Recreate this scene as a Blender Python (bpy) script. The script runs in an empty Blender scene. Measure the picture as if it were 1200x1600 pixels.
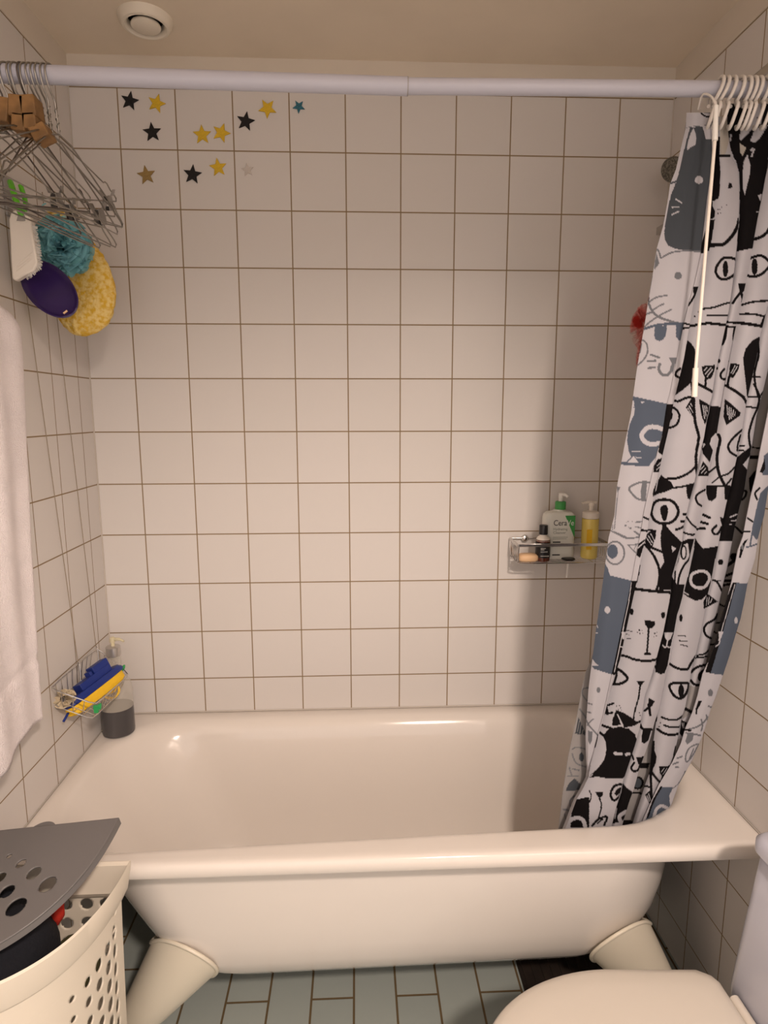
import bpy, math, random
import numpy as np
from mathutils import Vector, Matrix
PI = math.pi
random.seed(7)
sc = bpy.context.scene
col = sc.collection

# ---------------------------------------------------------------- camera, world, lights
CAM = np.array([0.62255157, -1.81706479, 1.51570692])
FPX = 967.5924654155142
ROT = np.array([[0.99901940, 0.04349588, 0.00826679],
                [-0.04425741, 0.98625938, 0.15916567],
                [-0.00123014, -0.15937546, 0.98721728]])      # columns: right, forward, up
cam_data = bpy.data.cameras.new('camera')
cam = bpy.data.objects.new('camera', cam_data)
col.objects.link(cam)
cam_data.sensor_fit = 'VERTICAL'
cam_data.sensor_height = 24.0
cam_data.lens = FPX / 1600.0 * 24.0
cam_data.clip_start = 0.02
mw = Matrix.Identity(4)
for r in range(3):
    mw[r][0] = ROT[r, 0]; mw[r][1] = ROT[r, 2]; mw[r][2] = -ROT[r, 1]; mw[r][3] = CAM[r]
cam.matrix_world = mw
sc.camera = cam

world = bpy.data.worlds.new('world')
sc.world = world
world.use_nodes = True
world.node_tree.nodes['Background'].inputs[0].default_value = (1.0, 0.88, 0.82, 1)
world.node_tree.nodes['Background'].inputs[1].default_value = 0.98

def area(name, loc, target, sx, sy, power, color, spread=180):
    ld = bpy.data.lights.new(name, 'AREA')
    ld.shape = 'RECTANGLE'; ld.size = sx; ld.size_y = sy
    ld.energy = power; ld.color = color; ld.spread = math.radians(spread)
    o = bpy.data.objects.new(name, ld)
    o.location = loc
    d = Vector(target) - Vector(loc)
    o.rotation_euler = d.to_track_quat('-Z', 'Y').to_euler()
    col.objects.link(o)
    return o
# one shaded ceiling lamp behind the camera; the shade cuts its light off just below the horizontal
ld = bpy.data.lights.new('ceiling_lamp', 'SPOT')
ld.energy = 150.0; ld.color = (1.0, 0.82, 0.70); ld.shadow_soft_size = 0.085
ld.spot_size = math.radians(163); ld.spot_blend = 0.42
lo_ = bpy.data.objects.new('ceiling_lamp', ld); lo_.location = (1.12, -2.45, 2.40); col.objects.link(lo_)

vs = sc.view_settings
vs.view_transform = 'Standard'; vs.look = 'None'; vs.gamma = 1.0
vs.exposure = 0.48
vs.use_curve_mapping = False

# ---------------------------------------------------------------- constants of the room
XL, XR = -0.1266, 1.5005
TT = 2.36            # top of the tiling
CEIL = 2.437
RIM = 0.60

def at(ax, v, px, py):
    d = ROT @ np.array([(px - 600) / FPX, 1.0, (800 - py) / FPX])
    t = (v - CAM[ax]) / d[ax]
    return Vector(CAM + t * d)

# ---------------------------------------------------------------- materials
def new_mat(name):
    m = bpy.data.materials.new(name); m.use_nodes = True
    return m, m.node_tree.nodes, m.node_tree.links, m.node_tree.nodes['Principled BSDF']

def mat(name, color, rough=0.5, metal=0.0, noise=0.0, nscale=20, bump=0.0, bscale=60, trans=0.0, alpha=1.0,
        color2=None, coat=0.0, ior=1.45, spec=0.5, sub=0.0):
    m, N, L, b = new_mat(name)
    c = (*color, 1)
    b.inputs['Base Color'].default_value = c
    b.inputs['Roughness'].default_value = rough
    b.inputs['Metallic'].default_value = metal
    b.inputs['Transmission Weight'].default_value = trans
    b.inputs['Alpha'].default_value = alpha
    b.inputs['Coat Weight'].default_value = coat
    b.inputs['IOR'].default_value = ior
    b.inputs['Specular IOR Level'].default_value = spec
    tc = N.new('ShaderNodeTexCoord')
    if noise > 0 or color2:
        n = N.new('ShaderNodeTexNoise'); n.inputs['Scale'].default_value = nscale
        n.inputs['Detail'].default_value = 4
        L.new(tc.outputs['Object'], n.inputs['Vector'])
        mx = N.new('ShaderNodeMix'); mx.data_type = 'RGBA'
        c2 = color2 or tuple(max(0, x * (1 - noise)) for x in color)
        mx.inputs[6].default_value = c; mx.inputs[7].default_value = (*c2, 1)
        mr = N.new('ShaderNodeMapRange'); mr.inputs[1].default_value = 0.4; mr.inputs[2].default_value = 0.62
        L.new(n.outputs['Fac'], mr.inputs[0]); L.new(mr.outputs[0], mx.inputs[0])
        L.new(mx.outputs[2], b.inputs['Base Color'])
    if bump > 0:
        n2 = N.new('ShaderNodeTexNoise'); n2.inputs['Scale'].default_value = bscale
        n2.inputs['Detail'].default_value = 5
        L.new(tc.outputs['Object'], n2.inputs['Vector'])
        bp = N.new('ShaderNodeBump'); bp.inputs['Strength'].default_value = bump
        bp.inputs['Distance'].default_value = 0.004
        L.new(n2.outputs['Fac'], bp.inputs['Height']); L.new(bp.outputs[0], b.inputs['Normal'])
    return m

def tile_mat(name, axis, u0, w, v0, h, mortar, tile, tile2, grout, grout2, rough=0.36, offset=0.0, freq=2, bumpd=0.0012):
    """brick texture on two world axes; axis names the pair used, e.g. 'xz'"""
    m, N, L, b = new_mat(name)
    g = N.new('ShaderNodeNewGeometry')
    sp = N.new('ShaderNodeSeparateXYZ'); L.new(g.outputs['Position'], sp.inputs[0])
    idx = {'x': 0, 'y': 1, 'z': 2}
    cb = N.new('ShaderNodeCombineXYZ')
    for k, (a, o) in enumerate(((axis[0], u0), (axis[1], v0))):
        s = N.new('ShaderNodeMath'); s.operation = 'SUBTRACT'
        L.new(sp.outputs[idx[a]], s.inputs[0]); s.inputs[1].default_value = o - 30 * (w if k == 0 else h)
        L.new(s.outputs[0], cb.inputs[k])
    br = N.new('ShaderNodeTexBrick')
    br.offset = offset; br.offset_frequency = freq; br.squash = 1.0
    br.inputs['Scale'].default_value = 1.0
    br.inputs['Brick Width'].default_value = w; br.inputs['Row Height'].default_value = h
    br.inputs['Mortar Size'].default_value = mortar; br.inputs['Mortar Smooth'].default_value = 0.15
    br.inputs['Bias'].default_value = 0.0
    br.inputs['Color1'].default_value = (*tile, 1); br.inputs['Color2'].default_value = (*tile2, 1)
    L.new(cb.outputs[0], br.inputs['Vector'])
    # grout colour wanders between two tones
    n = N.new('ShaderNodeTexNoise'); n.inputs['Scale'].default_value = 3.5; n.inputs['Detail'].default_value = 3
    L.new(g.outputs['Position'], n.inputs['Vector'])
    mr = N.new('ShaderNodeMapRange'); mr.inputs[1].default_value = 0.98; mr.inputs[2].default_value = 0.6
    L.new(n.outputs['Fac'], mr.inputs[0])
    mx = N.new('ShaderNodeMix'); mx.data_type = 'RGBA'
    mx.inputs[6].default_value = (*grout, 1); mx.inputs[7].default_value = (*grout2, 1)
    L.new(mr.outputs[0], mx.inputs[0]); L.new(mx.outputs[2], br.inputs['Mortar'])
    L.new(br.outputs['Color'], b.inputs['Base Color'])
    rr = N.new('ShaderNodeMapRange'); rr.inputs[3].default_value = rough; rr.inputs[4].default_value = 0.85
    L.new(br.outputs['Fac'], rr.inputs[0]); L.new(rr.outputs[0], b.inputs['Roughness'])
    b.inputs['Specular IOR Level'].default_value = 0.25
    bp = N.new('ShaderNodeBump'); bp.invert = True
    bp.inputs['Distance'].default_value = bumpd; bp.inputs['Strength'].default_value = 0.8
    L.new(br.outputs['Fac'], bp.inputs['Height']); L.new(bp.outputs[0], b.inputs['Normal'])
    return m

TILE, TILE2 = (0.66, 0.625, 0.60), (0.645, 0.61, 0.58)
GR, GR2 = (0.20, 0.165, 0.13), (0.27, 0.19, 0.105)
M = {}
M['tile_back'] = tile_mat('back_wall_tiles', 'xz', 0.0, 0.15, TT, 0.15, 0.0017, TILE, TILE2, GR, GR2)
M['tile_left'] = tile_mat('left_wall_tiles', 'yz', -0.075, 0.146, TT, 0.15, 0.0017, TILE, TILE2, GR, GR2)
M['tile_right'] = tile_mat('right_wall_tiles', 'yz', -0.094, 0.146, TT, 0.15, 0.0017, TILE, TILE2, GR, GR2)
M['floor'] = tile_mat('floor_tiles', 'yx', -0.415, 0.2225, 0.382, 0.111, 0.0030, (0.36, 0.395, 0.37), (0.32, 0.355, 0.335),
                      (0.26, 0.175, 0.08), (0.13, 0.09, 0.045), rough=0.45, offset=0.5)
M['paint'] = mat('cream_wall_paint', (0.66, 0.59, 0.50), 0.7, noise=0.03, nscale=6)
M['ceiling'] = mat('cream_ceiling_paint', (0.76, 0.66, 0.53), 0.75, noise=0.05, nscale=4)
M['enamel'] = mat('white_bath_enamel', (0.74, 0.69, 0.64), 0.12, coat=0.3)
M['rod'] = mat('white_rod_plastic', (0.46, 0.46, 0.53), 0.35)  # cooler light put into the lilac base colour
M['ring'] = mat('ivory_ring_plastic', (0.66, 0.62, 0.58), 0.4)
M['cream'] = mat('cream_plastic', (0.76, 0.69, 0.58), 0.45)
M['cream_foot'] = mat('yellowed_foot_plastic', (0.74, 0.68, 0.56), 0.3)
M['grey_lid'] = mat('grey_lid_plastic', (0.150, 0.142, 0.140), 0.42)
M['seat'] = mat('cream_toilet_plastic', (0.65, 0.60, 0.53), 0.3)
M['ceramic'] = mat('white_ceramic', (0.53, 0.54, 0.62), 0.18)  # bluish: cooler light on the tank put into the base colour
M['chrome'] = mat('chrome', (0.62, 0.60, 0.58), 0.18, 1.0)
M['wire'] = mat('hanger_wire', (0.34, 0.32, 0.29), 0.3, 1.0)
M['darkwire'] = mat('dark_hanger_wire', (0.12, 0.10, 0.09), 0.4, 0.6)
M['clip'] = mat('clip_steel', (0.40, 0.38, 0.36), 0.35, 0.9)
M['clipdark'] = mat('clip_dark_plastic', (0.03, 0.027, 0.025), 0.4)
M['wood'] = mat('cedar_wood', (0.25, 0.13, 0.045), 0.6, noise=0.35, nscale=35)
M['black'] = mat('black_plastic', (0.012, 0.011, 0.012), 0.35)
M['ink'] = mat('black_print', (0.02, 0.02, 0.02), 0.6)
M['greyink'] = mat('grey_print', (0.28, 0.30, 0.26), 0.6)
M['bottle'] = mat('ivory_bottle_plastic', (0.72, 0.72, 0.66), 0.35)
M['green'] = mat('green_plastic', (0.05, 0.30, 0.07), 0.4)
M['white'] = mat('white_plastic', (0.78, 0.76, 0.72), 0.35)
M['offwhite'] = mat('offwhite_plastic', (0.80, 0.74, 0.66), 0.4)
M['lime'] = mat('lime_green_plastic', (0.12, 0.48, 0.02), 0.4)
M['blue'] = mat('dark_blue_plastic', (0.012, 0.03, 0.20), 0.4)
M['yellow'] = mat('yellow_sponge', (0.85, 0.52, 0.02), 0.6, bump=0.3, bscale=300)
M['yellowrub'] = mat('yellow_rubber', (0.85, 0.55, 0.05), 0.5)
M['purple'] = mat('dark_purple_plastic', (0.030, 0.014, 0.085), 0.16)
M['loofah'] = mat('yellow_loofah', (0.84, 0.64, 0.24), 0.9, nscale=100, color2=(0.72, 0.43, 0.04), bump=1.0, bscale=220)
M['puff'] = mat('teal_net', (0.22, 0.50, 0.56), 0.7)
M['navy'] = mat('navy_cloth', (0.006, 0.007, 0.012), 0.9, bump=0.4, bscale=200)
M['olive'] = mat('olive_cloth', (0.06, 0.055, 0.02), 0.9)
M['redcloth'] = mat('red_cloth', (0.55, 0.03, 0.015), 0.8)
M['towel'] = mat('pink_white_terry', (0.94, 0.87, 0.88), 0.95, bump=1.0, bscale=380, noise=0.06, nscale=14)
M['soap'] = mat('peach_soap', (0.72, 0.47, 0.27), 0.5)
M['grey'] = mat('grey_plastic', (0.30, 0.28, 0.26), 0.4)
M['shower'] = mat('shower_face', (0.05, 0.045, 0.035), 0.35, 0.3, nscale=250, color2=(0.16, 0.14, 0.11))
M['drain'] = mat('dark_rust_drain', (0.02, 0.012, 0.008), 0.7, noise=0.4, nscale=30)
M['silicone'] = mat('grey_silicone', (0.52, 0.47, 0.42), 0.5)
M['cord'] = mat('brown_cord', (0.30, 0.24, 0.17), 0.7)
M['oil'] = mat('yellow_gel', (0.78, 0.62, 0.16), 0.15)
M['darkliquid'] = mat('dark_grey_liquid', (0.075, 0.070, 0.072), 0.2)
M['amber'] = mat('amber_liquid', (0.10, 0.025, 0.012), 0.15)

def translucent_mat(name, color, transp, rough=0.2):
    m, N, L, b = new_mat(name)
    b.inputs['Base Color'].default_value = (*color, 1)
    b.inputs['Roughness'].default_value = rough
    t = N.new('ShaderNodeBsdfTransparent'); mx = N.new('ShaderNodeMixShader')
    mx.inputs[0].default_value = transp
    L.new(b.outputs[0], mx.inputs[1]); L.new(t.outputs[0], mx.inputs[2])
    L.new(mx.outputs[0], N['Material Output'].inputs['Surface'])
    return m
M['clearplastic'] = translucent_mat('frosted_clear_plastic', (0.72, 0.68, 0.60), 0.68)
M['rednet'] = translucent_mat('red_net', (0.70, 0.03, 0.02), 0.80, 0.6)
M['clearstar'] = translucent_mat('clear_glitter_foam', (0.80, 0.72, 0.66), 0.55, 0.3)
M['puffedge'] = translucent_mat('teal_net_sheer', (0.16, 0.44, 0.48), 0.30, 0.6)

# ---------------------------------------------------------------- mesh helpers
class MB:
    def __init__(self): self.v = []; self.f = []
    def add(self, vs, fs):
        o = len(self.v); self.v += [tuple(p) for p in vs]; self.f += [tuple(i + o for i in f) for f in fs]
        return self
    def box(self, x0, x1, y0, y1, z0, z1):
        vs = [(x, y, z) for x in (x0, x1) for y in (y0, y1) for z in (z0, z1)]
        return self.add(vs, [(0, 1, 3, 2), (4, 6, 7, 5), (0, 4, 5, 1), (2, 3, 7, 6), (0, 2, 6, 4), (1, 5, 7, 3)])
    def obox(self, c, ux, uy, uz):
        """oriented box: centre and three half vectors"""
        c = Vector(c); ux = Vector(ux); uy = Vector(uy); uz = Vector(uz)
        vs = [c + a * ux + b * uy + d * uz for a in (-1, 1) for b in (-1, 1) for d in (-1, 1)]
        return self.add(vs, [(0, 1, 3, 2), (4, 6, 7, 5), (0, 4, 5, 1), (2, 3, 7, 6), (0, 2, 6, 4), (1, 5, 7, 3)])
    def tube(self, pts, r, n=8, closed=False, cap=True):
        pts = [Vector(p) for p in pts]
        m = len(pts)
        rs = r if isinstance(r, (list, tuple)) else [r] * m
        tang = []
        for i in range(m):
            if closed: t = pts[(i + 1) % m] - pts[i - 1]
            else: t = pts[min(i + 1, m - 1)] - pts[max(i - 1, 0)]
            tang.append(t.normalized() if t.length > 1e-9 else Vector((0, 0, 1)))
        up = Vector((0, 0, 1)) if abs(tang[0].z) < 0.9 else Vector((1, 0, 0))
        nrm = (up - tang[0] * up.dot(tang[0])).normalized()
        vs = []
        for i in range(m):
            nrm = (nrm - tang[i] * nrm.dot(tang[i]))
            nrm = nrm.normalized() if nrm.length > 1e-6 else tang[i].orthogonal().normalized()
            bi = tang[i].cross(nrm)
            for k in range(n):
                a = 2 * PI * k / n
                vs.append(pts[i] + (nrm * math.cos(a) + bi * math.sin(a)) * rs[i])
        fs = []
        for i in range(m if closed else m - 1):
            j = (i + 1) % m
            for k in range(n):
                k2 = (k + 1) % n
                fs.append((i * n + k, i * n + k2, j * n + k2, j * n + k))
        if cap and not closed:
            fs.append(tuple(range(n))[::-1]); fs.append(tuple((m - 1) * n + k for k in range(n)))
        return self.add(vs, fs)
    def lathe(self, prof, c=(0, 0, 0), n=32, sx=1.0, sy=1.0, axis=None):
        """profile of (r, z) turned about z at c; optional axis direction"""
        q = Vector((0, 0, 1)).rotation_difference(Vector(axis)) if axis is not None else None
        vs = []; fs = []
        for r, z in prof:
            for k in range(n):
                a = 2 * PI * k / n
                p = Vector((r * math.cos(a) * sx, r * math.sin(a) * sy, z))
                if q: p = q @ p
                vs.append(p + Vector(c))
        for i in range(len(prof) - 1):
            for k in range(n):
                k2 = (k + 1) % n
                fs.append((i * n + k, i * n + k2, (i + 1) * n + k2, (i + 1) * n + k))
        fs.append(tuple(range(n))[::-1]); fs.append(tuple((len(prof) - 1) * n + k for k in range(n)))
        return self.add(vs, fs)
    def rings(self, rings, cap0=True, cap1=True):
        n = len(rings[0]); vs = [p for r in rings for p in r]; fs = []
        for i in range(len(rings) - 1):
            for k in range(n):
                k2 = (k + 1) % n
                fs.append((i * n + k, i * n + k2, (i + 1) * n + k2, (i + 1) * n + k))
        if cap0: fs.append(tuple(range(n))[::-1])
        if cap1: fs.append(tuple((len(rings) - 1) * n + k for k in range(n)))
        return self.add(vs, fs)
    def prism(self, poly, c, ux, uy, depth):
        """2D polygon in the frame ux, uy at c, extruded by the vector depth"""
        c = Vector(c); ux = Vector(ux); uy = Vector(uy); d = Vector(depth); n = len(poly)
        a = [c + ux * p[0] + uy * p[1] for p in poly]; b = [p + d for p in a]
        fs = [tuple(range(n))[::-1], tuple(range(n, 2 * n))]
        fs += [(i, (i + 1) % n, n + (i + 1) % n, n + i) for i in range(n)]
        return self.add(a + b, fs)
    def build(self, name, m, parent=None, smooth=False, bevel=0.0, segs=2, sharp=35, origin=None):
        me = bpy.data.meshes.new(name)
        if origin is None and parent is None and self.v:
            xs = [p[0] for p in self.v]; ys = [p[1] for p in self.v]; zs = [p[2] for p in self.v]
            origin = ((min(xs) + max(xs)) / 2, (min(ys) + max(ys)) / 2, min(zs))
        elif origin is None: origin = wloc(parent)
        ox, oy, oz = origin
        me.from_pydata([(p[0] - ox, p[1] - oy, p[2] - oz) for p in self.v], [], self.f)
        me.update()
        o = bpy.data.objects.new(name, me); col.objects.link(o)
        me.materials.append(m)
        if smooth:
            me.shade_smooth()
            if sharp: me.set_sharp_from_angle(angle=math.radians(sharp))
        if parent:
            o.parent = parent
            wl = wloc(parent)
            o.location = (ox - wl[0], oy - wl[1], oz - wl[2])
        else: o.location = origin
        if bevel > 0:
            b = o.modifiers.new('bevel', 'BEVEL'); b.width = bevel; b.segments = segs
            b.limit_method = 'ANGLE'; b.angle_limit = math.radians(35)
            b.harden_normals = False
            me.shade_smooth(); me.set_sharp_from_angle(angle=math.radians(45))
        # consistent normals
        import bmesh
        bm = bmesh.new(); bm.from_mesh(me); bmesh.ops.recalc_face_normals(bm, faces=bm.faces); bm.to_mesh(me); bm.free()
        return o

def wloc(o):
    p = Vector((0, 0, 0))
    while o: p += Vector(o.location); o = o.parent
    return p

def tag(o, label, cat, group=None, kind=None):
    o['label'] = label; o['category'] = cat
    if group: o['group'] = group
    if kind: o['kind'] = kind
    return o

def struct(name, mb, m, label=None, **k):
    o = mb.build(name, m, **k); o['kind'] = 'structure'
    return o

def empty(name, loc, label, cat, group=None):
    o = bpy.data.objects.new(name, None); o.empty_display_size = 0.05
    col.objects.link(o); o.location = loc
    return tag(o, label, cat, group)

def smooth_path(pts, k=6, closed=False):
    pts = [Vector(p) for p in pts]; n = len(pts); out = []
    rng = range(n if closed else n - 1)
    for i in rng:
        if closed: p0, p1, p2, p3 = pts[i - 1], pts[i], pts[(i + 1) % n], pts[(i + 2) % n]
        else: p0, p1, p2, p3 = pts[max(i - 1, 0)], pts[i], pts[i + 1], pts[min(i + 2, n - 1)]
        for j in range(k):
            t = j / k
            out.append(0.5 * ((2 * p1) + (p2 - p0) * t + (2 * p0 - 5 * p1 + 4 * p2 - p3) * t * t + (3 * p1 - p0 - 3 * p2 + p3) * t ** 3))
    if not closed: out.append(pts[-1])
    return out

def rrect(x0, x1, y0, y1, r, z, seg=12, rr=None):
    """rounded rectangle ring, counter-clockwise; rr = radii for (x1y1, x0y1, x0y0, x1y0)"""
    rr = rr or (r, r, r, r); out = []
    for (cx, cy, a0, q) in ((x1 - rr[0], y1 - rr[0], 0, rr[0]), (x0 + rr[1], y1 - rr[1], 90, rr[1]),
                            (x0 + rr[2], y0 + rr[2], 180, rr[2]), (x1 - rr[3], y0 + rr[3], 270, rr[3])):
        for k in range(seg + 1):
            a = math.radians(a0 + 90 * k / seg)
            out.append(Vector((cx + q * math.cos(a), cy + q * math.sin(a), z)))
    return out

# ================================================================ ROOM
YF = -2.9
struct('floor', MB().box(XL - 0.1, XR + 0.1, YF, 0.1, -0.1, 0), M['floor'])
struct('wall_back', MB().box(XL - 0.1, XR + 0.1, 0, 0.1, 0, CEIL), M['tile_back'])
struct('wall_left', MB().box(XL - 0.1, XL, YF, 0, 0, CEIL), M['tile_left'])
struct('wall_right', MB().box(XR, XR + 0.1, YF, 0, 0, CEIL), M['tile_right'])
struct('ceiling', MB().box(XL - 0.1, XR + 0.1, YF, 0.1, CEIL, CEIL + 0.1), M['ceiling'])
struct('trim_1', MB().box(XL, XR, -0.003, 0, TT + 0.001, CEIL), M['paint'])
struct('trim_2', MB().box(XL, XL + 0.003, YF, -0.003, TT + 0.001, CEIL), M['paint'])
struct('trim_3', MB().box(XR - 0.003, XR, YF, -0.003, TT + 0.001, CEIL), M['paint'])
# grey sealing bead in the two tiled corners
struct('trim_4', MB().tube([(XL + 0.001, -0.001, RIM), (XL + 0.001, -0.001, TT)], 0.0022, 6), M['silicone'])
struct('trim_5', MB().tube([(XR - 0.001, -0.001, RIM), (XR - 0.001, -0.001, TT)], 0.0022, 6), M['silicone'])
struct('trim_6', MB().tube([(XL + 0.003, -0.002, RIM + 0.002), (XR - 0.003, -0.002, RIM + 0.002)], 0.0022, 8)
       .tube([(XL + 0.002, -0.003, RIM + 0.002), (XL + 0.002, -0.66, RIM + 0.002)], 0.0012, 8)
       .tube([(XR - 0.002, -0.003, RIM + 0.002), (XR - 0.002, -0.66, RIM + 0.002)], 0.0012, 8), M['silicone'])

# floor drain under the bath
d = MB(); d.box(1.055, 1.30, -0.56, -0.20, 0.0005, 0.006)
for k in range(9): d.box(1.065 + k * 0.026, 1.075 + k * 0.026, -0.55, -0.21, 0.006, 0.009)
tag(d.build('floor_drain', M['drain']), 'dark rusty floor drain cover under the right end of the bath', 'drain')

# ================================================================ BATHTUB
TX0, TX1, TY0, TY1 = XL + 0.0008, XR - 0.0008, -0.662, -0.0008
tub = empty('bathtub', ((TX0 + TX1) / 2, -0.33, 0), 'white enamel bathtub on cream feet filling the back of the room', 'bathtub')
IX0, IX1, IY0, IY1 = -0.088, 1.443, -0.602, -0.050
#      Z      front  back   left   right  rl    rr
LV = [(0.600, -0.016, -0.016, -0.016, -0.016, 0.21, 0.25),
      (0.5985, -0.008, -0.008, -0.008, -0.008, 0.21, 0.25),
      (0.593, 0.000, 0.002, 0.004, 0.000, 0.21, 0.25),
      (0.584, 0.006, 0.010, 0.014, 0.006, 0.21, 0.25),
      (0.56, 0.012, 0.022, 0.035, 0.010, 0.21, 0.25),
      (0.50, 0.017, 0.034, 0.075, 0.014, 0.205, 0.245),
      (0.44, 0.021, 0.042, 0.110, 0.020, 0.20, 0.24),
      (0.38, 0.026, 0.050, 0.145, 0.030, 0.19, 0.23),
      (0.32, 0.033, 0.058, 0.180, 0.046, 0.18, 0.22),
      (0.27, 0.045, 0.070, 0.215, 0.068, 0.17, 0.21),
      (0.23, 0.063, 0.086, 0.250, 0.102, 0.16, 0.20),
      (0.20, 0.088, 0.108, 0.290, 0.130, 0.15, 0.18),
      (0.18, 0.120, 0.138, 0.335, 0.165, 0.13, 0.15),
      (0.172, 0.170, 0.180, 0.40, 0.22, 0.09, 0.10),
      (0.170, 0.24, 0.24, 0.48, 0.30, 0.03, 0.03)]
def tub_ring(i, off=0.0, dz=0.0):
    z, f, b, l, r, rl, rr_ = LV[i]
    out = rrect(IX0 + l - off, IX1 - r + off, IY0 + f - off, IY1 - b + off, 0, z - dz, 14, (rr_ + off, rl + off, rl + off, rr_ + off))
    for p in out:       # the front side narrows towards the right end
        if p.y < -.33: p.y += 0.034 * (p.x - 0.40) * min(1, (-.33 - p.y) / .2) * (1 if z > .55 else .4)
    return out
def outer(i, z): # rim outline, i = inset
    j = i * 0.12        # only the front edge is rolled, the other three butt against the tiles
    return rrect(TX0 + j, TX1 - j, TY0 + i, TY1 - j, 0, z, 14, (0.003, 0.003, 0.022, 0.022))
rg = [tub_ring(k, 0.004, 0.010) for k in range(len(LV) - 1, 1, -1)]     # outside of the shell, bottom to top
rg = [[p for p in r] for r in rg]
rg.append(tub_ring(3, 0.012, 0.004))
rg += [outer(0.012, 0.578), outer(0.004, 0.566), outer(0.0, 0.570), outer(0.0, 0.585), outer(0.0015, 0.592), outer(0.005, 0.597), outer(0.012, 0.5995), outer(0.022, 0.600)]
rg += [tub_ring(k) for k in range(0, len(LV))]
basin = MB().rings(rg).build('basin', M['enamel'], tub, smooth=True, sharp=60)
# welded seam strip down the sloping end of the shell
seam = [(0.028, -0.44, 0.47), (0.052, -0.455, 0.40), (0.085, -0.465, 0.33), (0.13, -0.46, 0.265)]
from mathutils.bvhtree import BVHTree
_bo = wloc(basin)
shell_tree = BVHTree.FromPolygons([v.co + _bo for v in basin.data.vertices], [tuple(p.vertices) for p in basin.data.polygons])
def foot(x, y, sgn, fy):
    """tapered foot whose mouth follows the shell of the bath, with a bead where they meet"""
    top = Vector((x, y, 0.225)); low = Vector((x + sgn * 0.115, y + fy, 0.068)); n = 48
    ax = (low - top).normalized()
    def ring(c, a, r):
        u = a.cross(Vector((0, 1, 0))).normalized(); w = a.cross(u)
        if abs(w.y) < abs(u.y): u, w = w, u
        return [c + (u * math.cos(2 * PI * k / n) + w * math.sin(2 * PI * k / n) * (.86 if r > .05 else 1)) * r for k in range(n)]
    tr_, lr = ring(top, ax, 0.080), ring(low, ax, 0.043)
    mouth = []
    for a, b_ in zip(tr_, lr):
        d_ = (a - b_).normalized(); hit = shell_tree.ray_cast(b_, d_, 0.40)[0]
        front = max(0.0, (top.y - a.y) / 0.069) if y < -.33 else 0.0
        ln = min((hit - b_).length if hit else 9, (a - b_).length + 0.115 * front)
        mouth.append((b_, d_, ln))
    for _ in range(4):      # even out the rim of the mouth
        mouth = [(m[0], m[1], .25 * mouth[i - 1][2] + .5 * m[2] + .25 * mouth[(i + 1) % n][2]) for i, m in enumerate(mouth)]
    mouth = [m[0] + m[1] * m[2] for m in mouth]
    R = [[p - (p - q).normalized() * 0.0 + (top - low).normalized() * 0.001 for p, q in zip(mouth, lr)]]
    for t in (.15, .4, .7): R.append([p.lerp(q, t) for p, q in zip(mouth, lr)])
    R.append(ring(low, (ax + Vector((0, 0, -1))).normalized(), 0.043))
    bx_ = low + Vector((sgn * 0.006, 0, 0))
    R.append(ring(Vector((bx_.x, bx_.y, 0.045)), Vector((0, 0, -1)), 0.040)); R.append(ring(Vector((bx_.x, bx_.y, 0.0)), Vector((0, 0, -1)), 0.041))
    mb = MB().rings(R)
    mb.tube([p + ax * 0.003 for p in mouth], 0.0045, 8, closed=True)
    return mb
for fx, fy_, sg, lean in ((0.190, -0.510, -1, -0.012), (1.270, -0.510, 1, -0.012), (0.205, -0.17, -1, 0.01), (1.262, -0.17, 1, 0.01)):
    foot(fx, fy_, sg, lean).build('foot', M['cream_foot'], tub, smooth=True, sharp=50)

# ================================================================ CEILING VENT
vent = empty('ceiling_vent', (0.128, -0.163, CEIL - 0.02), 'round white air vent on the ceiling near the left back corner', 'vent')
MB().lathe([(0.040, 0.0195), (0.041, 0.010), (0.044, 0.003), (0.048, 0.0005), (0.054, 0.002), (0.060, 0.009), (0.063, 0.0195)], (0.131, -0.158, CEIL - 0.0195), 56).build('frame', M['cream'], vent, smooth=True)
MB().lathe([(0.002, -0.002), (0.030, -0.001), (0.0335, 0.001), (0.0345, 0.004), (0.033, 0.007), (0.006, 0.009), (0.005, 0.019)], (0.131, -0.158, CEIL - 0.0195), 40).build('disc', M['cream'], vent, smooth=True)

# ================================================================ SHOWER ROD
RY = -0.69
def rodz(px, py): return at(1, RY, px, py)
rl, rm, rr_ = rodz(150, 119.5), rodz(636, 135), rodz(1100, 139)
slopeL = (rm.z - rl.z) / (rm.x - rl.x); slopeR = (rr_.z - rm.z) / (rr_.x - rm.x)
zl = rm.z + (XL + 0.002 - rm.x) * slopeL; zr = rm.z + (XR - 0.002 - rm.x) * slopeR
rod = empty('shower_rod', (0.6, RY, rm.z), 'white telescopic curtain rod running wall to wall above the bath', 'curtain rod')
MB().tube([(XL + 0.012, RY, zl), (rm.x, RY, rm.z)], 0.0138, 28).build('outer_tube', M['rod'], rod, smooth=True)
MB().tube([(rm.x - 0.02, RY, rm.z), (XR - 0.012, RY, zr)], 0.0124, 28).build('inner_tube', M['rod'], rod, smooth=True)
MB().tube([(rm.x, RY, rm.z), (rm.x + 0.0015, RY, rm.z)], 0.0140, 28).build('joint_ring', M['grey'], rod, smooth=True)
for x, z in ((XL, zl), (XR - 0.012, zr)):
    MB().tube([(x + 0.0005, RY, z), (x + 0.0115, RY, z)], 0.022, 28).build('end_cap', M['rod'], rod, smooth=True)
def rod_z(x): return rm.z + (x - rm.x) * (slopeL if x < rm.x else slopeR)

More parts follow.
